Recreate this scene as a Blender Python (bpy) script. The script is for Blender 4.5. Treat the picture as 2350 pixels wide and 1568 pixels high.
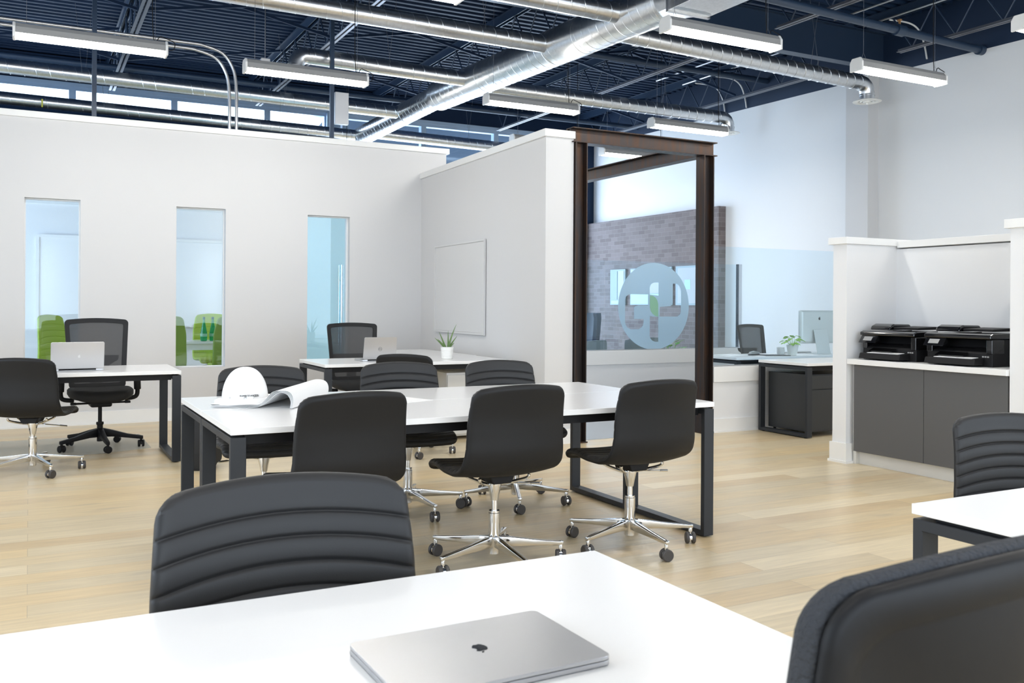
import bpy, bmesh, math, random
from mathutils import Vector, Matrix
from math import sin, cos, pi, radians as R
random.seed(7)
for o in list(bpy.data.objects): bpy.data.objects.remove(o)
SC = bpy.context.scene
COL = SC.collection

# ------------------------------------------------------------------ camera
CAM_H = 1.26
cd = bpy.data.cameras.new('camera'); cam = bpy.data.objects.new('camera', cd); COL.objects.link(cam)
cam.location = (0, 0, CAM_H)
cd.sensor_width = 36; cd.lens = 2106 * 36 / 2350
cd.shift_y = -85.6 / 2350
cam.rotation_mode = 'XYZ'
cam.matrix_world = Matrix.Translation((0, 0, CAM_H)) @ Matrix.Rotation(-0.48451, 4, 'Z') @ Matrix.Rotation(pi/2, 4, 'X') @ Matrix.Rotation(0.006, 4, 'Z')
cd.clip_start = 0.05; cd.clip_end = 100
cd.dof.use_dof = True; cd.dof.focus_distance = 4.6; cd.dof.aperture_fstop = 11
SC.camera = cam
# ------------------------------------------------------------------ view
SC.view_settings.view_transform = 'Standard'; SC.view_settings.look = 'None'
SC.view_settings.gamma = 1; SC.view_settings.exposure = 0.30
SC.view_settings.use_curve_mapping = False
SC.cycles.use_denoising = True
SC.cycles.max_bounces = 10; SC.cycles.diffuse_bounces = 5; SC.cycles.glossy_bounces = 4
SC.cycles.transparent_max_bounces = 16; SC.cycles.transmission_bounces = 6
SC.cycles.caustics_reflective = False; SC.cycles.caustics_refractive = False
SC.cycles.sample_clamp_indirect = 6
# ------------------------------------------------------------------ sky
W = bpy.data.worlds.new('sky'); SC.world = W; W.use_nodes = True
bg = W.node_tree.nodes['Background']; bg.inputs[0].default_value = (0.70, 0.84, 1.0, 1); bg.inputs[1].default_value = 3.0
# ------------------------------------------------------------------ daylight at seen windows, plus added front, side and meeting room fills
def area(name, loc, aim, sx, sy, power, color):
    l = bpy.data.lights.new(name, 'AREA'); l.shape = 'RECTANGLE'; l.size = sx; l.size_y = sy
    l.energy = power; l.color = color
    o = bpy.data.objects.new(name, l); COL.objects.link(o); o.location = loc
    o.rotation_euler = Vector(aim).to_track_quat('-Z', 'Z').to_euler()
    return o
DAY_B = (0.68, 0.81, 1.0)
area('added_fill_front', (4.0, -3.75, 2.0), (0, 1, 0), 12.0, 3.2, 125, (1.0, 0.985, 0.96))  # added fill from behind the camera, standing in for unseen windows
area('added_fill_side', (-4.25, 3.0, 2.0), (1, 0, 0), 9.0, 2.8, 110, (0.97, 0.985, 1.0))  # added fill from the left, through an invented opening
area('daylight_lounge_window', (7.4, 16.3, 2.3), (0, -1, 0), 5.2, 3.9, 400, DAY_B)
area('daylight_clerestory', (1.2, 16.3, 4.3), (0, -1, -0.1), 6.6, 0.5, 140, DAY_B)
area('added_fill_meeting', (-4.25, 12.0, 1.7), (1, 0, 0), 2.6, 2.6, 215, (0.50, 0.72, 1.0))  # added blue fill that brightens the meeting room, no window known there

# ------------------------------------------------------------------ materials
def mat(name, col, rough=0.5, metal=0.0, bump=None, spec=0.5, emit=None, es=0.0, coat=0.0, alpha=None):
    m = bpy.data.materials.new(name); m.use_nodes = True
    nt = m.node_tree; b = nt.nodes['Principled BSDF']
    b.inputs['Base Color'].default_value = (*col, 1); b.inputs['Roughness'].default_value = rough
    b.inputs['Metallic'].default_value = metal; b.inputs['Specular IOR Level'].default_value = spec
    b.inputs['Coat Weight'].default_value = coat
    if emit: b.inputs['Emission Color'].default_value = (*emit, 1); b.inputs['Emission Strength'].default_value = es
    # every surface gets a small procedural variation
    tc = nt.nodes.new('ShaderNodeTexCoord'); nz = nt.nodes.new('ShaderNodeTexNoise')
    nt.links.new(tc.outputs['Object'], nz.inputs['Vector'])
    nz.inputs['Scale'].default_value = bump[0] if bump else 40
    nz.inputs['Detail'].default_value = 4
    mr = nt.nodes.new('ShaderNodeMapRange'); nt.links.new(nz.outputs['Fac'], mr.inputs['Value'])
    dv = 0.03 if rough > .4 else 0.006; mr.inputs['To Min'].default_value = max(0, rough - dv); mr.inputs['To Max'].default_value = min(1, rough + dv)
    nt.links.new(mr.outputs['Result'], b.inputs['Roughness'])
    if bump:
        bp = nt.nodes.new('ShaderNodeBump'); bp.inputs['Strength'].default_value = bump[1]; bp.inputs['Distance'].default_value = bump[2]
        nt.links.new(nz.outputs['Fac'], bp.inputs['Height']); nt.links.new(bp.outputs['Normal'], b.inputs['Normal'])
    if alpha is not None: b.inputs['Alpha'].default_value = alpha
    return m

def glass_mat(name, tint, gloss=0.08, rough=0.0, body=None):
    """thin architectural pane: tinted see-through with a clear reflection"""
    m = bpy.data.materials.new(name); m.use_nodes = True; nt = m.node_tree; nt.nodes.clear()
    out = nt.nodes.new('ShaderNodeOutputMaterial'); tr = nt.nodes.new('ShaderNodeBsdfTransparent'); tr.inputs[0].default_value = (*tint, 1)
    gl = nt.nodes.new('ShaderNodeBsdfGlossy'); gl.inputs['Roughness'].default_value = rough; gl.inputs[0].default_value = (0.9, 0.97, 1, 1)
    lw = nt.nodes.new('ShaderNodeLayerWeight'); lw.inputs['Blend'].default_value = 0.25
    mr = nt.nodes.new('ShaderNodeMapRange'); nt.links.new(lw.outputs['Fresnel'], mr.inputs['Value'])
    mr.inputs['To Min'].default_value = gloss * 0.4; mr.inputs['To Max'].default_value = min(1, gloss * 4)
    mx = nt.nodes.new('ShaderNodeMixShader'); nt.links.new(mr.outputs['Result'], mx.inputs[0])
    nt.links.new(tr.outputs[0], mx.inputs[1]); nt.links.new(gl.outputs[0], mx.inputs[2])
    last = mx
    if body:
        df = nt.nodes.new('ShaderNodeBsdfDiffuse'); df.inputs[0].default_value = (*body[0], 1)
        m2 = nt.nodes.new('ShaderNodeMixShader'); m2.inputs[0].default_value = body[1]
        nt.links.new(mx.outputs[0], m2.inputs[1]); nt.links.new(df.outputs[0], m2.inputs[2]); last = m2
    nt.links.new(last.outputs[0], out.inputs[0]); return m

def floor_mat():
    m = mat('oak_planks', (0.6, 0.45, 0.28), 0.32); nt = m.node_tree; b = nt.nodes['Principled BSDF']
    N = nt.nodes.new; L = nt.links.new
    tc = N('ShaderNodeTexCoord'); mp = N('ShaderNodeMapping'); L(tc.outputs['Object'], mp.inputs[0])
    br = N('ShaderNodeTexBrick'); L(mp.outputs[0], br.inputs['Vector'])
    br.offset = 0.37; br.offset_frequency = 2; br.inputs['Scale'].default_value = 1
    br.inputs['Brick Width'].default_value = 1.9; br.inputs['Row Height'].default_value = 0.165
    br.inputs['Mortar Size'].default_value = 0.0012; br.inputs['Mortar Smooth'].default_value = 0.4; br.inputs['Bias'].default_value = 0
    br.inputs['Color1'].default_value = (0, 0, 0, 1); br.inputs['Color2'].default_value = (1, 1, 1, 1); br.inputs['Mortar'].default_value = (0.5, 0.5, 0.5, 1)
    ramp = N('ShaderNodeValToRGB'); L(br.outputs['Color'], ramp.inputs[0])
    e = ramp.color_ramp.elements
    e[0].color = (0.62, 0.475, 0.29, 1); e[1].color = (0.78, 0.655, 0.45, 1)
    k = ramp.color_ramp.elements.new(0.35); k.color = (0.72, 0.56, 0.33, 1)
    k = ramp.color_ramp.elements.new(0.7); k.color = (0.65, 0.54, 0.365, 1)
    # grain stretched along the plank
    mg = N('ShaderNodeMapping'); mg.inputs['Scale'].default_value = (1.3, 16, 1); L(tc.outputs['Object'], mg.inputs[0])
    gn = N('ShaderNodeTexNoise'); gn.inputs['Scale'].default_value = 2.2; gn.inputs['Detail'].default_value = 7; gn.inputs['Roughness'].default_value = 0.62; L(mg.outputs[0], gn.inputs['Vector'])
    gr = N('ShaderNodeValToRGB'); L(gn.outputs['Fac'], gr.inputs[0]); g = gr.color_ramp.elements
    g[0].position = 0.3; g[0].color = (0.86, 0.85, 0.84, 1); g[1].position = 0.65; g[1].color = (1.05, 1.05, 1.03, 1)
    mx = N('ShaderNodeMix'); mx.data_type = 'RGBA'; mx.blend_type = 'MULTIPLY'; mx.inputs[0].default_value = 1
    L(ramp.outputs[0], mx.inputs[6]); L(gr.outputs[0], mx.inputs[7])
    # knots and grey streaks
    mk = N('ShaderNodeMapping'); mk.inputs['Scale'].default_value = (1.0, 4.2, 1); L(tc.outputs['Object'], mk.inputs[0])
    kn = N('ShaderNodeTexNoise'); kn.inputs['Scale'].default_value = 1.7; kn.inputs['Detail'].default_value = 5; L(mk.outputs[0], kn.inputs['Vector'])
    kr = N('ShaderNodeValToRGB'); L(kn.outputs['Fac'], kr.inputs[0]); q = kr.color_ramp.elements
    q[0].position = 0.62; q[0].color = (0, 0, 0, 1); q[1].position = 0.80; q[1].color = (0.6, 0.6, 0.6, 1)
    m2 = N('ShaderNodeMix'); m2.data_type = 'RGBA'; L(kr.outputs[0], m2.inputs[0]); L(mx.outputs[2], m2.inputs[6]); m2.inputs[7].default_value = (0.36, 0.31, 0.25, 1)
    m3 = N('ShaderNodeMix'); m3.data_type = 'RGBA'; L(br.outputs['Fac'], m3.inputs[0]); L(m2.outputs[2], m3.inputs[6]); m3.inputs[7].default_value = (0.42, 0.33, 0.21, 1)
    L(m3.outputs[2], b.inputs['Base Color'])
    bp = N('ShaderNodeBump'); bp.inputs['Strength'].default_value = 0.15; bp.inputs['Distance'].default_value = 0.002
    L(gn.outputs['Fac'], bp.inputs['Height']); L(bp.outputs[0], b.inputs['Normal'])
    b.inputs['Specular IOR Level'].default_value = 0.45
    return m

def brick_mat():
    m = mat('brown_grey_brick', (0.3, 0.24, 0.22), 0.75); nt = m.node_tree; b = nt.nodes['Principled BSDF']
    N = nt.nodes.new; L = nt.links.new
    tc = N('ShaderNodeTexCoord'); sp = N('ShaderNodeSeparateXYZ'); L(tc.outputs['Object'], sp.inputs[0])
    ad = N('ShaderNodeMath'); L(sp.outputs[0], ad.inputs[0]); L(sp.outputs[1], ad.inputs[1])
    cb = N('ShaderNodeCombineXYZ'); L(ad.outputs[0], cb.inputs[0]); L(sp.outputs[2], cb.inputs[1])
    br = N('ShaderNodeTexBrick'); L(cb.outputs[0], br.inputs['Vector']); br.inputs['Scale'].default_value = 1
    br.inputs['Brick Width'].default_value = 0.20; br.inputs['Row Height'].default_value = 0.0755
    br.inputs['Mortar Size'].default_value = 0.0035; br.inputs['Mortar Smooth'].default_value = 0.2
    br.inputs['Color1'].default_value = (0.130, 0.105, 0.102, 1); br.inputs['Color2'].default_value = (0.200, 0.168, 0.168, 1)
    br.inputs['Mortar'].default_value = (0.24, 0.22, 0.215, 1)
    L(br.outputs['Color'], b.inputs['Base Color'])
    bp = N('ShaderNodeBump'); bp.inputs['Strength'].default_value = 0.5; bp.inputs['Distance'].default_value = 0.006; bp.invert = True
    L(br.outputs['Fac'], bp.inputs['Height']); L(bp.outputs[0], b.inputs['Normal'])
    return m

def rust_mat():
    m = mat('mill_scale_steel', (0.05, 0.03, 0.02), 0.42, 0.75, spec=0.5); nt = m.node_tree; b = nt.nodes['Principled BSDF']
    N = nt.nodes.new; L = nt.links.new
    tc = N('ShaderNodeTexCoord'); mp = N('ShaderNodeMapping'); mp.inputs['Scale'].default_value = (14, 14, 1.6); L(tc.outputs['Object'], mp.inputs[0])
    n = N('ShaderNodeTexNoise'); n.inputs['Scale'].default_value = 1.6; n.inputs['Detail'].default_value = 8; L(mp.outputs[0], n.inputs['Vector'])
    r = N('ShaderNodeValToRGB'); L(n.outputs['Fac'], r.inputs[0]); e = r.color_ramp.elements
    e[0].position = 0.42; e[0].color = (0.052, 0.044, 0.043, 1); e[1].position = 0.85; e[1].color = (0.10, 0.045, 0.018, 1)
    L(r.outputs[0], b.inputs['Base Color'])
    mr = N('ShaderNodeMapRange'); L(n.outputs['Fac'], mr.inputs[0]); mr.inputs['To Min'].default_value = 0.22; mr.inputs['To Max'].default_value = 0.5
    L(mr.outputs[0], b.inputs['Roughness'])
    return m

def galv_mat():
    m = mat('galvanised_sheet', (0.70, 0.71, 0.72), 0.29, 1.0); nt = m.node_tree; b = nt.nodes['Principled BSDF']
    N = nt.nodes.new; L = nt.links.new
    tc = N('ShaderNodeTexCoord'); v = N('ShaderNodeTexVoronoi'); v.inputs['Scale'].default_value = 45; L(tc.outputs['Object'], v.inputs['Vector'])
    r = N('ShaderNodeValToRGB'); L(v.outputs['Color'], r.inputs[0]); e = r.color_ramp.elements
    e[0].color = (0.66, 0.67, 0.68, 1); e[1].color = (0.76, 0.77, 0.78, 1); L(r.outputs[0], b.inputs['Base Color'])
    return m

def two_tone_wall():
    m = mat('white_wall_navy_above', (0.8, 0.8, 0.8), 0.6); nt = m.node_tree; b = nt.nodes['Principled BSDF']
    N = nt.nodes.new; L = nt.links.new
    tc = N('ShaderNodeTexCoord'); sp = N('ShaderNodeSeparateXYZ'); L(tc.outputs['Object'], sp.inputs[0])
    # the painted line sits at 4.37 m near the camera and 4.43 m at the far end
    ml = N('ShaderNodeMath'); ml.operation = 'MULTIPLY_ADD'; ml.inputs[1].default_value = -0.0125; L(sp.outputs[1], ml.inputs[0]); L(sp.outputs[2], ml.inputs[2])
    gt = N('ShaderNodeMath'); gt.operation = 'GREATER_THAN'; gt.inputs[1].default_value = 4.288; L(ml.outputs[0], gt.inputs[0])
    mx = N('ShaderNodeMix'); mx.data_type = 'RGBA'; L(gt.outputs[0], mx.inputs[0]); mx.inputs[6].default_value = (0.78, 0.79, 0.80, 1); mx.inputs[7].default_value = (*NAVY, 1)
    L(mx.outputs[2], b.inputs['Base Color']); return m

NAVY = (0.007, 0.022, 0.056)
M = dict(
    wall=mat('white_wall_paint', (0.62, 0.62, 0.625), 0.65, bump=(160, 0.05, 0.001)),
    trim=mat('white_trim', (0.80, 0.80, 0.79), 0.4),
    navy=mat('navy_ceiling_paint', NAVY, 0.6, spec=.25), navy2=mat('navy_steel_paint', (0.022, 0.042, 0.08), 0.38),
    greysteel=mat('bare_grey_rod', (0.20, 0.21, 0.24), 0.4, 0.6),
    top=mat('white_laminate', (0.86, 0.86, 0.86), 0.22), charcoal=mat('charcoal_powder_coat', (0.026, 0.029, 0.034), 0.45, spec=.3),
    black=mat('black_plastic', (0.010, 0.010, 0.011), 0.5, spec=.22), gblack=mat('gloss_black_plastic', (0.006, 0.006, 0.007), 0.1, coat=0.6),
    leather=mat('black_leather', (0.022, 0.022, 0.023), 0.48, bump=(420, 0.3, 0.0006), spec=.35), shell=mat('black_leather_back', (0.012, 0.012, 0.0125), 0.50, spec=.25),
    chrome=mat('polished_aluminium', (0.80, 0.80, 0.80), 0.10, 1.0), alu=mat('satin_aluminium', (0.52, 0.52, 0.53), 0.32, 0.85),
    silver=mat('light_silver', (0.62, 0.62, 0.63), 0.35, 0.5), wheel=mat('dark_rubber_wheel', (0.055, 0.05, 0.048), 0.5),
    fabric=mat('black_fabric', (0.014, 0.014, 0.015), 0.8, bump=(500, 0.4, 0.001)), knit=mat('charcoal_knit', (0.035, 0.038, 0.045), 0.85, bump=(150, 1.0, 0.01)),
    mesh=mat('grey_chair_mesh', (0.035, 0.035, 0.037), 0.7, alpha=0.9), green=mat('lime_upholstery', (0.36, 0.50, 0.055), 0.6, bump=(300, 0.15, 0.001)),
    greenback=mat('olive_green_shell', (0.19, 0.29, 0.035), 0.5), white=mat('white_ceramic', (0.80, 0.80, 0.77), 0.3),
    cabinet=mat('grey_cabinet_front', (0.095, 0.095, 0.097), 0.45), cabside=mat('pale_grey_panel', (0.62, 0.61, 0.58), 0.5),
    dark=mat('dark_drawer_steel', (0.022, 0.024, 0.026), 0.4), galv=galv_mat(), rust=rust_mat(), floor=floor_mat(), brick=brick_mat(),
    pane=glass_mat('clear_pane', (0.97, 0.99, 1.0), 0.05), bluepane=glass_mat('blue_tinted_pane', (0.92, 0.97, 1.0), 0.07),
    cyan=glass_mat('cyan_frosted_pane', (0.85, 0.97, 1.0), 0.05, 0.1, body=((0.62, 0.90, 1.0), 0.22)),
    frost=glass_mat('frosted_film', (0.45, 0.62, 0.75), 0.03, 0.3, body=((0.55, 0.74, 0.86), 0.72)),
    frostg=glass_mat('green_film', (0.4, 0.75, 0.5), 0.03, 0.3, body=((0.42, 0.72, 0.52), 0.72)),
    lens=mat('lit_lens', (1, 1, 1), 0.4, emit=(1.0, 0.97, 0.91), es=42), housing=mat('grey_light_housing', (0.30, 0.30, 0.30), 0.4),
    frame=mat('blue_white_window_frame', (0.42, 0.55, 0.72), 0.4), board=mat('whiteboard', (0.80, 0.80, 0.80), 0.15),
    leaf=mat('leaf_green', (0.12, 0.32, 0.05), 0.5), aloe=mat('aloe_green', (0.13, 0.22, 0.07), 0.5), lime=mat('bright_leaf', (0.28, 0.55, 0.08), 0.45),
    soil=mat('potting_soil', (0.03, 0.02, 0.015), 0.9), bottle=glass_mat('green_bottle', (0.10, 0.75, 0.38), 0.12, 0.02, body=((0.03, 0.38, 0.17), 0.35)),
    cap=mat('bottle_cap', (0.02, 0.12, 0.10), 0.4), paper=mat('white_paper', (0.86, 0.86, 0.86), 0.6), hat=mat('white_hard_hat', (0.84, 0.84, 0.84), 0.25),
    ink=mat('dark_print', (0.05, 0.05, 0.05), 0.5), screen=mat('grey_display', (0.33, 0.33, 0.33), 0.3), yellow=mat('yellow_tag', (0.5, 0.45, 0.05), 0.5),
    chairblue=mat('slate_blue_upholstery', (0.045, 0.07, 0.11), 0.55), greyup=mat('grey_green_upholstery', (0.16, 0.19, 0.20), 0.7),
    matv=glass_mat('clear_chair_mat', (0.97, 0.97, 0.96), 0.05, 0.15, body=((0.66, 0.65, 0.60), 0.30)),
    ext=mat('blue_grey_awning', (0.07, 0.12, 0.19), 0.7), pave=mat('pavement', (0.5, 0.5, 0.5), 0.8), brass=mat('brass_valve', (0.5, 0.28, 0.12), 0.4, 0.8),
    photo_white=mat('photo_print_white', (0.38, 0.41, 0.43), 0.4), sky_pic=mat('photo_print_pale', (0.24, 0.33, 0.37), 0.4), pic_green=mat('photo_print_green', (0.36, 0.60, 0.50), 0.4), monitor=mat('silver_monitor_back', (0.60, 0.63, 0.62), 0.35, 0.3))
M['wall2'] = two_tone_wall(); M['wall_lit'] = mat('white_wall_paint_lit_copy', (0.76, 0.765, 0.775), 0.6); M['board2'] = mat('wall_toned_board', (0.62, 0.62, 0.62), 0.3); M['concrete'] = mat('polished_concrete', (0.42, 0.44, 0.47), 0.18, bump=(3, .05, .001))  # second wall white is the same paint, lightened in place of stronger light

# ------------------------------------------------------------------ object helpers
def link(name, me, m, parent=None, smooth=False):
    o = bpy.data.objects.new(name, me); COL.objects.link(o)
    if isinstance(m, (list, tuple)):
        for k in m: me.materials.append(k)
    elif m: me.materials.append(m)
    if parent: o.parent = parent
    if smooth:
        me.polygons.foreach_set('use_smooth', [True] * len(me.polygons))
    return o
class MB:
    def __init__(s): s.b = bmesh.new()
    def box(s, x0, x1, y0, y1, z0, z1):
        v = [s.b.verts.new(p) for p in ((x0,y0,z0),(x1,y0,z0),(x1,y1,z0),(x0,y1,z0),(x0,y0,z1),(x1,y0,z1),(x1,y1,z1),(x0,y1,z1))]
        for f in ((3,2,1,0),(4,5,6,7),(0,1,5,4),(1,2,6,5),(2,3,7,6),(3,0,4,7)): s.b.faces.new([v[i] for i in f])
        return s
    def prism(s, poly, a, b, axis='z'):
        def P(p, t): return {'z': (p[0], p[1], t), 'y': (p[0], t, p[1]), 'x': (t, p[0], p[1])}[axis]
        A = [s.b.verts.new(P(p, a)) for p in poly]; B = [s.b.verts.new(P(p, b)) for p in poly]; n = len(poly)
        s.b.faces.new(A[::-1]); s.b.faces.new(B)
        for i in range(n): s.b.faces.new([A[i], A[(i+1)%n], B[(i+1)%n], B[i]])
        return s
    def rings(s, rings, cap=True, closed=True):
        V = [[s.b.verts.new(p) for p in r] for r in rings]; n = len(V[0])
        for a, b in zip(V, V[1:]):
            for i in range(n if closed else n-1): s.b.faces.new([a[i], a[(i+1)%n], b[(i+1)%n], b[i]])
        if cap and closed: s.b.faces.new(V[0][::-1]); s.b.faces.new(V[-1])
        return s
    def tube(s, pts, r, n=8, cap=True):
        pts = [Vector(p) for p in pts]; rs = r if isinstance(r, (list, tuple)) else [r]*len(pts)
        out = []; up = None
        for i, p in enumerate(pts):
            d = (pts[min(i+1, len(pts)-1)] - pts[max(i-1, 0)]).normalized()
            if up is None: up = Vector((0,0,1)) if abs(d.z) < 0.95 else Vector((1,0,0))
            a = up.cross(d).normalized(); up = d.cross(a).normalized()
            out.append([p + (a*cos(2*pi*k/n) + up*sin(2*pi*k/n))*rs[i] for k in range(n)])
        return s.rings(out, cap)
    def bar(s, p, q, w, h, up=(0,0,1)):
        p, q = Vector(p), Vector(q); d = (q-p).normalized(); a = Vector(up).cross(d)
        if a.length < 1e-4: a = Vector((1,0,0)).cross(d)
        a.normalize(); u = d.cross(a).normalized()
        return s.rings([[t + a*sx*w/2 + u*sy*h/2 for sx, sy in ((-1,-1),(1,-1),(1,1),(-1,1))] for t in (p, q)])
    def lathe(s, prof, c=(0,0,0), n=32, cap=True):
        return s.rings([[(c[0]+r*cos(2*pi*k/n), c[1]+r*sin(2*pi*k/n), c[2]+z) for k in range(n)] for r, z in prof], cap)
    def build(s, name, m, parent=None, smooth=False, bevel=0, bseg=2, auto=None):
        bmesh.ops.recalc_face_normals(s.b, faces=s.b.faces)
        if bevel:
            ed = [e for e in s.b.edges if len(e.link_faces) == 2 and e.calc_face_angle(0) > 0.6]
            bmesh.ops.bevel(s.b, geom=ed, offset=bevel, segments=bseg, affect='EDGES', profile=0.5, clamp_overlap=True)
        me = bpy.data.meshes.new(name); s.b.to_mesh(me); s.b.free()
        o = link(name, me, m, parent, smooth)
        if smooth: me.set_sharp_from_angle(angle=auto or R(40))
        return o
def tag(o, label=None, cat=None, group=None, kind=None):
    if label: o['label'] = label
    if cat: o['category'] = cat
    if group: o['group'] = group
    if kind: o['kind'] = kind
    return o
def thing(name, loc, rz, label, cat, group=None):
    o = bpy.data.objects.new(name, None); COL.objects.link(o); o.location = loc; o.rotation_euler = (0, 0, rz)
    o.empty_display_size = 0.1
    return tag(o, label, cat, group)
def copy_tree(o, parent=None):
    c = o.copy(); COL.objects.link(c)
    if parent: c.parent = parent
    for ch in list(o.children): copy_tree(ch, c)
    return c
def dup(root, loc, rz, label, group=None, scale=None):
    c = copy_tree(root); c.location = loc; c.rotation_euler = (0, 0, rz); c['label'] = label
    if group: c['group'] = group
    return c
def struct(mb, name, m, **k):
    o = mb.build(name, m, **k); o['kind'] = 'structure'; return o
def to_mesh(o, name, m, parent=None):
    bpy.context.view_layer.update()
    me = bpy.data.meshes.new_from_object(o.evaluated_get(bpy.context.evaluated_depsgraph_get()))
    d = o.data; bpy.data.objects.remove(o)
    return link(name, me, m, parent)
def fill(name, loops, ext, m, parent=None, mtx=None):
    """flat shape in its own xy plane, even-odd filled outlines, small thickness"""
    c = bpy.data.curves.new(name, 'CURVE'); c.dimensions = '2D'; c.fill_mode = 'BOTH'; c.extrude = ext
    for lp in loops:
        sp = c.splines.new('POLY'); sp.points.add(len(lp)-1); sp.use_cyclic_u = True
        for i, p in enumerate(lp): sp.points[i].co = (p[0], p[1], 0, 1)
    o = bpy.data.objects.new(name, c); COL.objects.link(o)
    r = to_mesh(o, name, m, parent)
    if mtx is not None: r.data.transform(mtx)
    return r
def text(name, s, size, m, parent=None, mtx=None, ext=0.0006):
    c = bpy.data.curves.new(name, 'FONT'); c.body = s; c.size = size; c.extrude = ext; c.align_x = 'CENTER'; c.align_y = 'CENTER'
    o = bpy.data.objects.new(name, c); COL.objects.link(o)
    r = to_mesh(o, name, m, parent)
    if mtx is not None: r.data.transform(mtx)
    return r
def fruit_logo(s):
    body = [(0,.62),(.12,.68),(.3,.72),(.46,.66),(.6,.52),(.5,.42),(.42,.25),(.41,.05),(.5,-.12),(.66,-.24),(.58,-.48),(.42,-.72),(.25,-.85),(.1,-.82),(0,-.79),(-.1,-.82),(-.25,-.86),(-.45,-.68),(-.62,-.35),(-.68,0),(-.62,.35),(-.46,.6),(-.25,.7),(-.1,.67)]
    leaf = [(0,.76),(.02,.95),(.14,1.1),(.3,1.16),(.29,.98),(.17,.82)]
    return [[(x*s, y*s) for x, y in body], [(x*s, y*s) for x, y in leaf]]
MX = lambda *r: Matrix([list(k) + [0] if len(k) == 3 else list(k) for k in r] + [[0,0,0,1]])
def frame_m(ex, ey, ez, o):
    m = Matrix.Identity(4)
    for i, v in enumerate((ex, ey, ez, o)):
        for j in range(3): m[j][i] = v[j]
    return m

# ================================================================== THE SETTING
XL, XR, YB, YF, ZD = -4.0, 10.2, -3.5, 15.82, 5.06
struct(MB().box(XL-.2, XR+.2, YB-.2, YF+.2, -0.1, 0), 'floor', M['floor'])
struct(MB().box(4.39, 9.0, 7.225, 10.10, 0, .003), 'floor_entry', M['concrete'])
# corrugated roof deck: flutes run along X, so the profile is cut across Y
prof = []; y = YB
while y < YF:
    prof += [(y, ZD), (y+.055, ZD), (y+.070, ZD+.045), (y+.135, ZD+.045)]; y += .150
prof = prof + [(YF, ZD), (YF, ZD+.1), (YB, ZD+.1)]
struct(MB().prism(prof, XL, XR, 'x'), 'ceiling', M['navy'])
# outer walls with window openings; unseen front and left ones added to admit light
def wall_y(mb, y0, y1, x0, x1, z0, z1, holes):
    """wall parallel to X with rectangular holes (hx0,hx1,hz0,hz1)"""
    xs = sorted({x0, x1, *[h[0] for h in holes], *[h[1] for h in holes]}); zs = sorted({z0, z1, *[h[2] for h in holes], *[h[3] for h in holes]})
    for a, b in zip(xs, xs[1:]):
        for c, d in zip(zs, zs[1:]):
            mx, mz = (a+b)/2, (c+d)/2
            if any(h[0] < mx < h[1] and h[2] < mz < h[3] for h in holes): continue
            mb.box(a, b, y0, y1, c, d)
    bmesh.ops.remove_doubles(mb.b, verts=mb.b.verts, dist=1e-5)
    # drop the inner double faces
    mb.b.verts.index_update()
    cnt = {}
    for f in mb.b.faces: cnt.setdefault(frozenset(v.index for v in f.verts), []).append(f)
    for fs in cnt.values():
        if len(fs) > 1: bmesh.ops.delete(mb.b, geom=fs, context='FACES_ONLY')
    return mb
struct(wall_y(MB(), YF, YF+.2, XL, XR, 0, ZD+.1, [(-3.0, 4.62, 4.27, 4.56), (4.80, 10.0, 0.12, 4.56)]), 'wall_back', M['navy'])
struct(wall_y(MB(), YB-.2, YB, XL, XR, 0, ZD+.1, [(-2.2, 9.9, 0.3, 3.7)]), 'wall_front', M['wall'])
mb = MB()
for a, b, z0, z1 in ((YB, -1.6, 0, 5.16), (-1.6, 7.6, 0, .5), (-1.6, 7.6, 3.5, 5.16), (7.6, 10.6, 0, 5.16), (10.6, 13.4, 0, .3), (10.6, 13.4, 3.1, 5.16), (13.4, YF, 0, 5.16)):
    mb.box(XL-.2, XL, a, b, z0, z1)
struct(mb, 'wall_left', M['wall'])
struct(MB().box(XR, XR+.2, YB, YF, 0, ZD+.1), 'wall_right', M['wall2'])
struct(MB().box(10.0, XR, 8.72, 9.10, 0, 4.40), 'trim_1', M['wall'])            # pilaster on the right wall
bw = struct(MB().box(10.05, XR, 11.80, YF, 0, 2.90), 'wall_right_brick', M['brick'])
# the low white partition with three slot windows
SL = [(-.045, .46, .56, 2.295), (1.385, 1.895, .56, 2.28), (2.80, 3.295, .56, 2.262)]
wl = wall_y(MB(), 10.32, 10.50, XL, 4.51, 0, 3.09, SL)
struct(wl, 'wall_partition_left', M['wall'])
# partition that carries the whiteboard, very slightly off square, with its own cap
P = [(4.082, 7.12), (4.372, 7.12), (4.372, 10.32), (4.187, 10.32)]
struct(MB().prism(P, 0, 2.765), 'wall_partition_middle', M['wall'])
struct(MB().prism([(4.060, 7.098), (4.376, 7.098), (4.376, 10.32), (4.165, 10.32)], 2.765, 2.83), 'trim_2', M['trim'])
struct(MB().box(XL, 4.545, 10.295, 10.53, 3.09, 3.155), 'trim_3', M['trim'], bevel=.003)
def base_board(mb, x0, x1, y0, y1, n):
    """board standing against a face; n = outward direction"""
    t, s = .014, .010
    if n == '-y': mb.box(x0, x1, y0-t, y0, .0, .135); mb.box(x0, x1, y0-t-s, y0-t, 0, .018)
    if n == '-x': mb.box(x0-t, x0, y0, y1, .0, .135); mb.box(x0-t-s, x0-t, y0, y1, 0, .018)
    return mb
struct(base_board(MB(), XL, 4.18, 10.32, 0, '-y'), 'baseboard_left', M['trim'])
struct(MB().prism([(4.068, 7.106), (4.376, 7.106), (4.376, 7.12), (4.082, 7.12), (4.187, 10.32), (4.173, 10.32)], 0, .135), 'baseboard_middle', M['trim'])
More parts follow.
